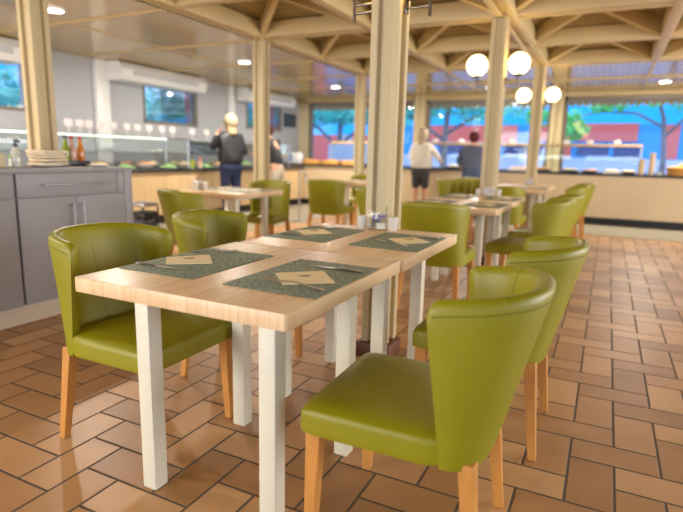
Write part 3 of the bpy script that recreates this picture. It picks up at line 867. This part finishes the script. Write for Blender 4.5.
# small white cards along the shelf
ys = [4.88, 5.05, 5.2, 5.38, 5.6, 5.85, 6.05, 6.28, 6.55, 6.78, 7.25, 7.62]
for k, y in enumerate(ys):
    o = MB().box(-.003, .003, -.06, .06, .085, .175, .001); o.box(-.003, .003, -.006, .006, .005, .086, .001)
    o.box(-.02, .02, -.02, .02, 0, .006, .001)
    o = o.build('food_card', 'whitecard', loc=(-6.47, y, 1.3402+.0005))
    tag(o, '%s small white food card from the left on the glass shelf of the left counter' % ORD[k], 'card', 'food cards on the left guard')
for k, x in enumerate([-3.3, -2.75, -2.2, -1.75, -.75, -.35, .1]):
    o = MB().box(-.055, .055, -.003, .003, 0, .07, .001); o.box(-.02, .02, -.015, .02, 0, .006, .001)
    o = o.build('food_card', 'whitecard', loc=(x, 11.075, 1.4382))
    tag(o, '%s small white food card from the left on the back counter guard' % ORD[k], 'card', 'food cards on the back guard')

# food
def heap(rad, h, n, seed, r0, r1):
    rn = random.Random(seed); b = MB()
    for k in range(n):
        a = rn.uniform(0, 2*PI); q = rad*math.sqrt(rn.random())
        b.sphere((q*math.cos(a), q*math.sin(a), h*(1-(q/rad)**2)*rn.uniform(.5, 1)), (rn.uniform(r0, r1), rn.uniform(r0, r1), rn.uniform(r0, r1)*.6), 8, 6)
    return b
def bowl(x, y, z, rad, m, label, kind='bowl', h=.07, dish='porcelain'):
    t = thing('food_'+kind, label, kind, (x, y, z), 0, 'food dishes on the buffet')
    if kind == 'bowl': MB().lathe([(0, 0), (rad*.5, 0), (rad*.85, h*.5), (rad, h), (rad*.96, h), (rad*.8, h*.5), (rad*.45, .006), (0, .006)], n=28).build('dish', dish, t)
    else: MB().lathe([(0, 0), (rad*.6, 0), (rad, .018), (rad, .022), (rad*.6, .006), (0, .006)], n=28).build('dish', dish, t)
    f = heap(rad*.75, .05, 26, hash(label) % 97 if False else len(label)*7+int(y*10), rad*.15, rad*.28)
    zz = h*.75 if kind == 'bowl' else .012
    f.v = [(a, b_, max(c_+zz, .0085)) for a, b_, c_ in f.v]
    f.build('food', m, t)['kind'] = 'stuff'
    return t
FM = ['salmon', 'pasta', 'leafgreen', 'salmon', 'leafgreen', 'pasta', 'leafgreen', 'salmon', 'leafgreen', 'leafgreen', 'pasta', 'salmon']
FN = dict(salmon='salmon-coloured food', pasta='pale pasta', leafgreen='green salad')
for k, m in enumerate(FM):
    y = 4.95+k*.44
    bowl(-6.52-.06*(k % 2), y, .8455, .15 if k % 3 else .17, m, 'white %s of %s, %s from left in front row' % ('bowl' if k % 2 else 'plate', FN[m], ORD[k]), 'bowl' if k % 2 else 'plate')
for k in range(9):
    y = 5.2+k*.52; m = FM[(k*5+2) % 12]
    bowl(-6.93, y, .8455, .14, m, 'white bowl of %s, %s from left in back row' % (FN[m], ORD[k]), 'bowl')
t = thing('dressing_bottle', 'green dressing bottle with dark pump on the left counter', 'bottle', (-6.28, 7.02, .8455))
MB().lathe([(0, 0), (.035, 0), (.036, .1), (.018, .14), (.015, .17), (0, .17)]).build('body', 'oilgreen', t)
MB().lathe([(0, .1702), (.017, .1702), (.017, .2), (.005, .205), (.005, .25), (0, .25)]).build('cap', 'black', t)
t = thing('dressing_bottle', 'clear dressing bottle with red cap on the left counter', 'bottle', (-6.27, 7.2, .8455))
MB().lathe([(0, 0), (.03, 0), (.031, .09), (.015, .13), (.013, .16), (0, .16)]).build('body', 'vinegar', t)
MB().lathe([(0, .1602), (.015, .1602), (.015, .19), (0, .19)]).build('cap', 'redcap', t)
t = thing('dispenser_box', 'white and blue dispenser box at the corner of the two counters', 'box', (-6.62, 10.9, .9125))
MB().box(-.16, .16, -.1, .1, 0, .25, .012).build('case', 'white', t)
MB().box(-.14, -.03, -.104, -.1002, .05, .22, .002).build('blue_panel', 'bluebox', t)
def tray(x, y, w, d, dish, m, label, n=14, hh=.045):
    t = thing('food_tray', label, 'tray', (x, y, .9125), 0, 'food trays on the back counter')
    b = MB(); b.box(-w, w, -d, d, 0, .006, .002)
    for a in ((-w, -w+.008, -d, d), (w-.008, w, -d, d), (-w, w, -d, -d+.008), (-w, w, d-.008, d)): b.box(*a, .003, hh, .002)
    b.build('tray_body', dish, t)
    rn = random.Random(len(label)); f = MB()
    for k in range(n): f.sphere((rn.uniform(-w*.8, w*.8), rn.uniform(-d*.75, d*.75), hh*.8+rn.uniform(0, .02)), (rn.uniform(.03, .05), rn.uniform(.025, .04), rn.uniform(.018, .03)), 10, 7)
    f.build('food', m, t)['kind'] = 'stuff'
    return t
tray(-6.12, 10.85, .19, .14, 'basket', 'bread', 'tan bread tray beside the white dispenser box', hh=.09)
tray(-5.6, 10.85, .19, .14, 'basket', 'bread', 'tan bread tray in the middle, left of the column', hh=.09)
tray(-5.12, 10.85, .19, .14, 'basket', 'bread', 'tan bread tray nearest the thin column at the back', hh=.09)
tray(-4.6, 10.85, .17, .14, 'black', 'salmon', 'black tray of cold cuts just right of the thin back column')
tray(-2.75, 10.85, .2, .14, 'black', 'pasta', 'black tray between the two persons at the back counter')
tray(-1.55, 10.85, .18, .14, 'porcelain', 'salmon', 'white tray of salmon food right of the person in slate top')
tray(-1.13, 10.85, .15, .14, 'black', 'bread', 'black bread tray seen between two columns')
tray(-.62, 10.85, .13, .13, 'black', 'pasta', 'black food tray right of the back window post')
tray(-.3, 10.85, .12, .13, 'black', 'salmon', 'black tray left of the long white tray')
tray(.06, 10.85, .14, .13, 'porcelain', 'pasta', 'long white tray on the right part of the back counter')
tray(.33, 10.82, .085, .12, 'black', 'pasta', 'small black tray beside the guard end post')
def cups(x, y, n, label):
    t = thing('cup_stack', label, 'cups', (x, y, .9125), 0, 'stacked cups on the back counter')
    for k in range(n):
        MB().lathe([(0, 0), (.036, 0), (.048, .07), (.046, .07), (.034, .004), (0, .004)], (0, 0, .028*k)).build('cup', 'cup', t)
cups(.53, 10.86, 8, 'shorter stack of beige cups on the back counter')
cups(.68, 10.86, 12, 'taller stack of beige cups on the back counter')
o = MB().lathe([(0, 0), (.04, 0), (.05, .055), (.046, .055), (.036, .005), (0, .005)], n=24).build('sugar_cup', 'porcelain', loc=(.80, 10.84, .9125))
tag(o, 'small white cup between the cup stack and the bread basket', 'cup')
t = thing('bread_basket', 'tan wicker basket piled with bread at the right end of counter', 'basket', (1.13, 10.88, .9125))
b = MB()
for z, r in ((0, .2), (.03, .205), (.06, .212), (.09, .22), (.115, .225)):
    b.lathe([(r-.012, z), (r, z+.004), (r+.006, z+.015), (r, z+.027), (r-.012, z+.028)], n=28)
b.lathe([(0, 0), (.2, 0), (.2, .01), (0, .01)], n=28); b.build('basket_body', 'basket', t)
for k, (x, y, a) in enumerate(((-.1, -.06, .3), (.02, -.08, -.2), (.11, -.03, .5), (-.06, .07, -.4), (.07, .08, .2), (0, 0, .9))):
    bb = MB().sphere((0, 0, 0), (.085, .05, .042), 16, 10).build('bread_roll', 'bread', t, 180, loc=(x, y, .125+.02*(k == 5)*2), rz=a)

# slim steel stand near the left aisle
t = thing('metal_stand', 'slim steel post stand in front of the bread counter', 'stand', (-4.62, 7.75, 0))
MB().lathe([(0, 0), (.14, 0), (.14, .012), (.02, .02), (0, .02)], n=28).build('base', 'steel', t)
MB().tube([(0, 0, .018), (0, 0, .80), (.01, 0, .84), (.04, 0, .86), (.08, 0, .84), (.13, 0, .72), (.15, 0, .66)], .017, 12).build('post', 'steel', t)

# ------------------------------------------------------------------ left wall equipment
def aircon(y0, y1, z0, z1, label, x=XL):
    t = thing('air_conditioner', label, 'air conditioner', (x+.001, (y0+y1)/2, z0), 0, 'white air conditioners')
    h = (y1-y0)/2; H = z1-z0; d = .42
    prof = [(0, 0), (d*.86, .0), (d, H*.28), (d, H*.62), (d*.8, H*.98), (0, H)]
    b = MB().rings([[(px, yy, pz) for px, pz in prof] for yy in (-h, h)]); b.build('body', 'white', t, 25, bevel=.012)
    MB().box(0, .06, -h-.07, h+.07, .02, H+.005).build('gap_shadow_plate', 'black', t, 0)  # black plate standing in for the shadow in the gap at the wall
    g = MB()
    for k in range(5): g.box(d+.0005, d+.008, -h*.8, h*.8, H*(.3+.06*k), H*(.3+.06*k)+H*.03)
    g.build('grille', 'acgrille', t)
    for sy in (-1, 1): 
        e = MB().rings([[(px*1.03+.0, sy*(h+.001), pz*1.03-H*.015) for px, pz in prof], [(px*1.03, sy*(h+.03), pz*1.03-H*.015) for px, pz in prof]])
        e.v = [(max(0, x_), y_, z_) for x_, y_, z_ in e.v]
        e.build('end_cap', 'white', t, 25)
    return t
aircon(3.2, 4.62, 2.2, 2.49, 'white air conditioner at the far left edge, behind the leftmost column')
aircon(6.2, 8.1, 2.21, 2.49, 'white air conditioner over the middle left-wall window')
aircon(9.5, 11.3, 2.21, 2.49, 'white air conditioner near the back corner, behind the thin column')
t = thing('wall_screen', 'small dark screen on the left wall near the back corner', 'screen', (XL+.001, 11.72, 1.95))
MB().box(0, .05, -.26, .26, -.16, .16, .008).build('case', 'black', t); MB().box(.0502, .053, -.245, .245, -.145, .145).build('screen', 'tvscreen', t)

# ------------------------------------------------------------------ people
def skin_obj(name, m, parent, pts, edges, rad, root=0, sub=2):
    me = bpy.data.meshes.new(name); me.from_pydata(pts, edges, []); me.materials.append(M[m])
    o = bpy.data.objects.new(name, me); COL.objects.link(o); o.parent = parent
    md = o.modifiers.new('skin', 'SKIN'); md.use_smooth_shade = True
    lay = me.skin_vertices[0].data
    for i, r in enumerate(rad):
        lay[i].radius = r if hasattr(r, '__len__') else (r, r)
        lay[i].use_root = (i == root)
    o.modifiers.new('sub', 'SUBSURF').levels = sub
    o.modifiers['sub'].render_levels = sub
    return o
def person(label, loc, rz, H=1.7, arms=None, lean=0, top='puffer', bottom='jeans', hair='blonde', hairlen=.1, legs_bare=False, sleeve=1.0, stance=.1, widen=1.0):
    """faces local +Y"""
    t = thing('person', label, 'person', loc, rz)
    k = H/1.72
    L = lambda z: lean*max(0, z-.95)          # forward lean
    V = lambda x, y, z: (x*k, (y+L(z))*k, z*k)
    pts, edges, rad, idx = [], [], [], {}
    def add(n, p, r, par=None):
        idx[n] = len(pts); pts.append(V(*p)); rad.append(tuple(q*k for q in r) if hasattr(r, '__len__') else r*k)
        if par: edges.append((idx[par], idx[n]))
    add('pelvis', (0, 0, .95), (.15, .11))
    add('waist', (0, 0, 1.1), (.13, .095), 'pelvis'); add('chest', (0, -.01, 1.28), (.15, .105), 'waist')
    add('neck0', (0, -.01, 1.42), (.075, .06), 'chest'); add('neck', (0, .0, 1.48), .05, 'neck0')
    add('head', (0, .025, 1.58), (.075, .09), 'neck'); add('brow', (0, .02, 1.645), (.074, .09), 'head'); add('crown', (0, .01, 1.70), .045, 'brow')
    add('nose', (0, .125, 1.59), .012, 'head')
    for s, nm in ((-1, 'l'), (1, 'r')):
        add('ear'+nm, (s*.088, .01, 1.6), .014, 'head')
        add('sh'+nm, (s*.175, -.01, 1.385), .06, 'chest')
        el, wr, hd = arms[nm]
        add('el'+nm, el, .042, 'sh'+nm); add('wr'+nm, wr, .028, 'el'+nm)
        d = (Vector(hd)-Vector(wr)).normalized(); pl = Vector(wr)+d*.05
        add('pa'+nm, tuple(pl), (.034, .02), 'wr'+nm)
        side = d.cross(Vector((0, 0, 1))); side = side.normalized() if side.length > .1 else Vector((1, 0, 0))
        curl = Vector((0, 0, -1)) if abs(d.z) < .8 else Vector((0, 1, 0))
        for q, (off, ln) in enumerate(((-.027, .062), (-.009, .075), (.009, .07), (.027, .055))):
            a = pl+side*off+d*.04; b_ = a+d*ln*.55; c_ = b_+d*ln*.35+curl*ln*.3
            add('f%d%s' % (q, nm), tuple(a), .009, 'pa'+nm); add('g%d%s' % (q, nm), tuple(b_), .0085, 'f%d%s' % (q, nm)); add('h%d%s' % (q, nm), tuple(c_), .0075, 'g%d%s' % (q, nm))
        a = pl-side*.035*(1 if s > 0 else -1)+d*.005; b_ = a-side*.015*(1 if s > 0 else -1)+d*.035
        add('t0'+nm, tuple(a), .011, 'pa'+nm); add('t1'+nm, tuple(b_), .009, 't0'+nm)
        add('hip'+nm, (s*.09, 0, .86), .095, 'pelvis'); add('kn'+nm, (s*stance, .015, .48), .055, 'hip'+nm)
        add('an'+nm, (s*stance, -.015, .08), .036, 'kn'+nm); add('toe'+nm, (s*(stance+.02), .13, .028), (.04, .026), 'an'+nm)
    skin_obj('body', 'skin', t, pts, edges, rad)
    # clothes follow the same skeleton, slightly larger
    def cloth(name, m, chain, root):
        ps, es, rs, ix = [], [], [], {}
        for n, p, r, par in chain:
            ix[n] = len(ps); ps.append(V(*p)); rs.append(tuple(q*k*widen for q in r) if hasattr(r, '__len__') else r*k)
            if par: es.append((ix[par], ix[n]))
        return skin_obj(name, m, t, ps, es, rs)
    ch = [('hem', (0, 0, .90), (.185, .14), None), ('waist', (0, 0, 1.08), (.17, .13), 'hem'), ('chest', (0, -.01, 1.28), (.18, .135), 'waist'), ('coll', (0, -.01, 1.44), (.085, .075), 'chest')]
    for s, nm in ((-1, 'l'), (1, 'r')):
        el, wr, hd = arms[nm]
        ch.append(('sh'+nm, (s*.18, -.01, 1.375), .08, 'chest')); ch.append(('el'+nm, el, .06, 'sh'+nm))
        e = Vector(el).lerp(Vector(wr), .9*sleeve); ch.append(('cf'+nm, tuple(e), .044, 'el'+nm))
    cloth('top', top, ch, 0)
    ch = [('belt', (0, 0, 1.0), (.16, .12), None), ('pel', (0, -.01, .9), (.17, .13), 'belt')]
    for s, nm in ((-1, 'l'), (1, 'r')):
        ch.append(('hip'+nm, (s*.095, -.005, .82), .112, 'pel'))
        if legs_bare: ch.append(('kn'+nm, (s*stance, .01, .52), .085, 'hip'+nm))
        else:
            ch.append(('kn'+nm, (s*stance, .015, .48), .075, 'hip'+nm)); ch.append(('an'+nm, (s*stance, -.015, .09), .058, 'kn'+nm))
    cloth('shorts' if legs_bare else 'trousers', bottom, ch, 0)
    for s in (-1, 1):
        b = MB().sphere(V(s*(stance+.01), .06, .04), (.05*k, .135*k, .04*k), 14, 10); b.build('shoe', 'shoe', t, 180)
    # hair: cap and length down the back
    hd = Vector(V(0, .0, 1.63))
    hs = 1.12 if hairlen > .12 else 1.0
    hb = MB(); hb.sphere((hd.x, hd.y-.036*k*hs, hd.z-.012*k), (.102*k*hs, .11*k, .122*k*hs), 20, 14)
    if hairlen > .12:
        rr = []
        for f in range(7):
            z = hd.z-.02-hairlen*f/6; w = (.1-.02*f/6)*k; y = hd.y-.06*k-(.03*f/6)*k
            rr.append([(w*math.cos(a), y+.05*k*math.sin(a), z) for a in [2*PI*i/16 for i in range(16)]])
        hb.rings(rr)
    hb.build('hair', hair, t, 180)
    for s in (-1, 1): MB().sphere(V(s*.033, .108, 1.618), .011*k, 10, 8).build('eye', 'eye', t, 180)
    MB().sphere(V(0, .112, 1.545), (.024*k, .008*k, .007*k), 12, 8).build('mouth', 'lips', t, 180)
    return t
D = {'l': ((-.25, -.02, 1.12), (-.23, .16, .97), (-.21, .26, .95)), 'r': ((.25, -.02, 1.12), (.23, .16, .97), (.21, .26, .95))}
person('person in black puffer jacket and navy jeans at the left counter, hand at face', (-5.62, 7.2, 0), PI/2-.4, 1.72,
       {'l': ((-.26, .14, 1.18), (-.12, .2, 1.44), (-.06, .16, 1.53)), 'r': ((.27, .0, 1.14), (.24, .2, 1.02), (.22, .3, 1.0))}, .02, 'puffer', 'jeans', 'blonde', .2, widen=1.35)
person('person in black jacket and beige trousers leaning over the left counter behind a column', (-5.7, 8.75, 0), PI/2, 1.66,
       {'l': ((-.26, .14, 1.2), (-.2, .34, 1.16), (-.18, .44, 1.14)), 'r': ((.26, .14, 1.2), (.2, .34, 1.16), (.18, .44, 1.14))}, .38, 'blackcloth', 'beigecloth', 'redhair', .1)
person('person with long blond hair, cream top and dark shorts at the back counter', (-3.27, 10.1, 0), -.12, 1.66,
       {'l': ((-.27, .06, 1.15), (-.22, .28, 1.05), (-.2, .38, 1.03)), 'r': ((.29, .1, 1.18), (.26, .33, 1.1), (.24, .43, 1.08))}, .06, 'creamtop', 'darkshorts', 'ashblonde', .26, True, .9, .1, 1.42)
person('person with auburn hair, slate top and blue jeans at the back counter', (-2.3, 10.2, 0), .12, 1.62,
       {'l': ((-.29, .08, 1.14), (-.25, .3, 1.03), (-.24, .4, 1.0)), 'r': ((.27, .02, 1.12), (.22, .22, .98), (.2, .3, .96))}, .08, 'greytop', 'bluejeans', 'redhair', .1, widen=1.32)

# ------------------------------------------------------------------ outside
struct(MB().box(-60, 60, -60, 80, -.3, -.12).build('ground', 'yard', smooth=0))
def building(name, label, x0, x1, y, h, parts, m, cat='building'):
    t = thing(name, label, cat, ((x0+x1)/2, y, -.12), 0)
    w = (x1-x0)/2
    MB().box(-w, w, 0, 3, 0, h).build('wall', m, t, 0)
    for nm, mm, a0, a1, z0, z1, d in parts:
        MB().box(a0-(x0+x1)/2, a1-(x0+x1)/2, -d, .0-.001, z0+.12, z1+.12).build(nm, mm, t, 0)
    return t
building('blue_building', 'low blue building with red band and pale base behind the right windows', -7.6, 9, 20, 2.45,
         [('lower_wall', 'lavwall', -7.5, 8.9, -.1, 1.22, .1), ('red_band', 'redwall', -6.8, -3.0, 1.72, 2.3, .08), ('red_band', 'redwall', -2.4, .75, 1.78, 2.35, .08),
          ('red_panel', 'redwall', 1.5, 1.9, 1.24, 2.3, .08), ('red_panel', 'redwall', -1.9, -1.2, 1.24, 1.6, .08),
          ('window', 'navyglass', -5.8, -4.2, 1.28, 1.66, .05), ('window', 'navyglass', -3.4, -2.1, 1.28, 1.66, .05), ('window', 'navyglass', -1.0, -.05, 1.28, 1.68, .05), ('window', 'navyglass', .1, .85, 1.26, 1.7, .05)], 'bluewall')
building('red_building', 'red house with small white sign behind the left back window', -13.5, -7.8, 21, 2.1,
         [('sign', 'whitecard', -10.6, -9.9, 1.72, 1.95, .06), ('window', 'navyglass', -10.6, -9.3, .95, 1.35, .06), ('lower_wall', 'bluewall', -11.2, -7.9, -.1, .85, .1), ('blue_frame', 'bluewall', -10.9, -9.0, .86, 1.6, .05)], 'redwall')
o = MB()
for k in range(14): o.box(-7.9+k*.1, -7.9+k*.1+.092, 15, 15.03, -.12, 1.45)
o = o.build('garden_fence', 'lavwall', smooth=0); tag(o, 'pale blue board fence at the left of the back window', 'fence')
def leaves(n, ctr, ext, seed, size):
    rn = random.Random(seed); b = MB()
    for k in range(n):
        u = Vector((rn.gauss(0, 1), rn.gauss(0, 1), rn.gauss(0, 1))).normalized()*rn.random()**.4
        p = Vector((ctr[0]+u.x*ext[0], ctr[1]+u.y*ext[1], ctr[2]+u.z*ext[2]))
        a = Vector((rn.uniform(-1, 1), rn.uniform(-1, 1), rn.uniform(-.6, .6))).normalized(); c_ = a.orthogonal().normalized()
        s = size*rn.uniform(.6, 1.3)
        b.addm([p-a*s, p+c_*s*.42, p+a*s, p-c_*s*.42], [(0, 1, 2, 3)])
    return b
def tree(label, x, y, branches, clumps, seed, m='leaf', size=.12, r=.16):
    t = thing('tree', label, 'tree', (x, y, -.12))
    b = MB()
    for br in branches: b.tube(br, [r*f for f in ([1, .8, .6, .4, .25][:len(br)])] if br[0][2] == 0 else [r*.45*f for f in ([1, .8, .6, .4, .25][:len(br)])], 9)
    b.build('trunk', 'trunk', t, 180)
    f = MB()
    for k, (c_, e, n) in enumerate(clumps):
        q = leaves(n, c_, e, seed+k, size); f.addm(q.v, q.f)
    f.build('foliage', m, t, 0)
    return t
tree('tree with bare spreading branches and few leaves at the right window', 1.2, 15.5,
     [[(0, 0, 0), (.0, 0, 1.3), (-.1, 0, 2.3), (-.35, 0, 3.0), (-.5, 0, 3.6)], [(-.08, 0, 2.1), (-.7, .1, 2.45), (-1.5, .1, 2.5), (-2.2, .1, 2.35)], [(-.02, 0, 1.9), (.5, 0, 2.5), (.9, 0, 3.0)]],
     [((-1.4, 0, 2.62), (.5, .3, .18), 90), ((-2.2, 0, 2.35), (.4, .3, .2), 80), ((.2, 0, 2.85), (1.2, .5, .4), 260), ((-.9, 0, 2.95), (.5, .3, .2), 80)], 5, 'leafb', .12, .085)
tree('tree with green leaves behind the persons at the back window', -4.2, 14.9,
     [[(0, 0, 0), (.02, 0, 1.2), (.05, 0, 2.2), (.1, 0, 3.0)], [(.04, 0, 1.7), (-.7, 0, 2.2), (-1.3, 0, 2.5)], [(.05, 0, 1.9), (.8, 0, 2.35), (1.5, 0, 2.6)]],
     [((-1.1, 0, 2.5), (1.0, .4, .45), 420), ((1.2, 0, 2.55), (1.0, .4, .42), 400), ((0, 0, 2.8), (1.1, .5, .45), 420)], 15, 'leaf', .11, .12)
tree('small tree with drooping leaves between the two columns at the back', -1.75, 17.4,
     [[(0, 0, 0), (0, 0, 1.2), (.1, 0, 2.0), (.2, 0, 2.6)], [(.06, 0, 1.6), (.5, 0, 2.0), (1.0, 0, 2.1)]],
     [((.6, 0, 2.1), (.6, .3, .3), 160), ((-.2, 0, 2.5), (.6, .3, .3), 160)], 25, 'leafb', .12, .1)
tree('leafy teal tree filling the top of the left back window', -8.6, 17,
     [[(0, 0, 0), (.05, 0, 1.2), (.1, 0, 2.2), (.1, 0, 3.0)], [(.05, 0, 1.5), (-.8, 0, 2.2), (-1.4, 0, 2.5)], [(.08, 0, 1.6), (1, 0, 2.3), (1.7, 0, 2.5)]],
     [((-1.2, 0, 2.7), (1.2, .6, .55), 650), ((.4, 0, 2.75), (1.4, .6, .5), 750), ((1.8, 0, 2.6), (.9, .5, .5), 420)], 35, 'leaf', .13, .14)
for k, (y0, y1, w) in enumerate(((4.0, 7.2, 'outside the far left window behind the leftmost column'), (8.0, 11.2, 'outside the middle left-wall window'), (12.0, 15.4, 'outside the left-wall window nearest the corner'))):
    # hedge: leaves on a solid bushy core
    yy = (y0+y1)/2
    t = thing('hedge', 'leafy teal green hedge '+w, 'hedge', (-9.4, yy, -.12), 0, 'hedges outside the left wall')
    q = leaves(3200, (0, 0, 1.35), (.5, (y1-y0)/2, 1.3), 60+k, .09)
    q.box(-.25, .25, -(y1-y0)/2+.2, (y1-y0)/2-.2, 0, 2.25, .15)
    q.build('foliage', 'hedge', t, 0)
o = MB().box(-.09, .09, -.12, .12, 0, 3.1).build('porch_post', 'pinkpost', smooth=0, loc=(-8.3, 9.32, -.12)); tag(o, 'pink post outside the middle left-wall window', 'post')
o = MB().box(-.09, .09, -.15, .15, 0, 3.1).build('porch_post', 'pinkpost', smooth=0, loc=(-8.3, 12.55, -.12)); tag(o, 'pink post outside the left-wall window nearest the corner', 'post')
# scalloped awning edge outside the back windows
aw = thing('awning', 'scalloped tan awning edge outside the back windows', 'awning', (0, 12.75, 2.28))
b = MB(); b.box(-7.2, 4.9, -.015, .015, .07, .42)
for k in range(86):
    x = -7.13+k*.14
    n = 8; poly = [(x-.069, .0701)]+[(x-.069*math.cos(PI*i/n), .07-.085*math.sin(PI*i/n)) for i in range(1, n)]+[(x+.069, .0701)]
    b.rings([[(px, yy, pz) for px, pz in poly] for yy in (-.012, .012)])
b.build('valance', 'awning', aw, 0)

# ------------------------------------------------------------------ world and lights
w = bpy.data.worlds.new('sky'); SC.world = w; w.use_nodes = True
nt = w.node_tree; bg = nt.nodes['Background']
tc = nt.nodes.new('ShaderNodeTexCoord'); sx = nt.nodes.new('ShaderNodeSeparateXYZ'); cr = nt.nodes.new('ShaderNodeValToRGB')
nt.links.new(tc.outputs['Generated'], sx.inputs[0]); nt.links.new(sx.outputs[2], cr.inputs[0]); 
nz = nt.nodes.new('ShaderNodeTexNoise'); nz.inputs['Scale'].default_value = 7; nz.inputs['Detail'].default_value = 4
nt.links.new(tc.outputs['Generated'], nz.inputs['Vector'])
r2_ = nt.nodes.new('ShaderNodeValToRGB'); r2_.color_ramp.elements[0].position = .42; r2_.color_ramp.elements[1].position = .6
nt.links.new(nz.outputs['Fac'], r2_.inputs[0])
mr = nt.nodes.new('ShaderNodeMapRange'); mr.inputs[1].default_value = -.45; mr.inputs[2].default_value = -.62; nt.links.new(sx.outputs[0], mr.inputs[0])
mu = nt.nodes.new('ShaderNodeMath'); mu.operation = 'MULTIPLY'; nt.links.new(r2_.outputs[0], mu.inputs[0]); nt.links.new(mr.outputs[0], mu.inputs[1])
mx = nt.nodes.new('ShaderNodeMix'); mx.data_type = 'RGBA'; nt.links.new(mu.outputs[0], mx.inputs[0]); nt.links.new(cr.outputs[0], mx.inputs[6]); mx.inputs[7].default_value = (.8, .88, .95, 1)
nt.links.new(mx.outputs[2], bg.inputs[0])
e = cr.color_ramp.elements; e[0].position = 0; e[0].color = (.012, .28, .80, 1)
e[1].position = .9; e[1].color = (.85, .93, 1.0, 1)
x = e.new(.14); x.color = (.02, .33, .86, 1)
x = e.new(.35); x.color = (.45, .68, 1.0, 1)
bg.inputs[1].default_value = 1.9

def area(name, loc, rot, sx, sy, power, col):
    l = bpy.data.lights.new(name, 'AREA'); l.shape = 'RECTANGLE'; l.size = sx; l.size_y = sy; l.energy = power; l.color = col
    o = bpy.data.objects.new(name, l); COL.objects.link(o); o.location = loc; o.rotation_euler = rot
    return o
DAY = (1, .94, .86)
area('daylight_right_window', (XR+.25, 5.5, 1.5), (PI/2, 0, PI/2), 6.0, 1.9, 380, DAY)
area('daylight_right_window_near', (XR+.25, -.3, 1.5), (PI/2, 0, PI/2), 4.4, 1.9, 55, DAY)
area('daylight_front_window', (1.3, YF-.25, 1.5), (PI/2, 0, 0), 6.0, 1.9, 40, DAY)
area('fill_front_left', (-4.4, YF-.25, 1.5), (PI/2, 0, 0), 4.2, 1.9, 310, DAY)  # unseen fill lamp, added to brighten the flat ceiling and sideboard

# ------------------------------------------------------------------ camera
h, yaw, pitch, roll, F = 1.127, .456, .1876, .0235, 531.0
cy, sy = math.cos(yaw), math.sin(yaw); cp, spp = math.cos(pitch), math.sin(pitch)
f = Vector((-sy*cp, cy*cp, -spp)); r = Vector((cy, sy, 0)); u = r.cross(f)
c, s = math.cos(roll), math.sin(roll)
r2 = c*r+s*u; u2 = -s*r+c*u
cam = bpy.data.cameras.new('camera'); co = bpy.data.objects.new('camera', cam); COL.objects.link(co)
co.matrix_world = Matrix(((r2.x, u2.x, -f.x, 0), (r2.y, u2.y, -f.y, 0), (r2.z, u2.z, -f.z, h), (0, 0, 0, 1)))
cam.sensor_fit = 'HORIZONTAL'; cam.sensor_width = 36; cam.lens = F/683*36
cam.clip_start = .05; cam.clip_end = 300
cam.dof.use_dof = True; cam.dof.focus_distance = 1.9; cam.dof.aperture_fstop = 1.75
SC.camera = co
SC.view_settings.view_transform = 'Standard'; SC.view_settings.look = 'None'
SC.view_settings.exposure = 0.07; SC.view_settings.gamma = 1
try: SC.view_settings.use_curve_mapping = False
except Exception: pass
SC.cycles.use_denoising = True
SC.cycles.max_bounces = 10; SC.cycles.transparent_max_bounces = 16
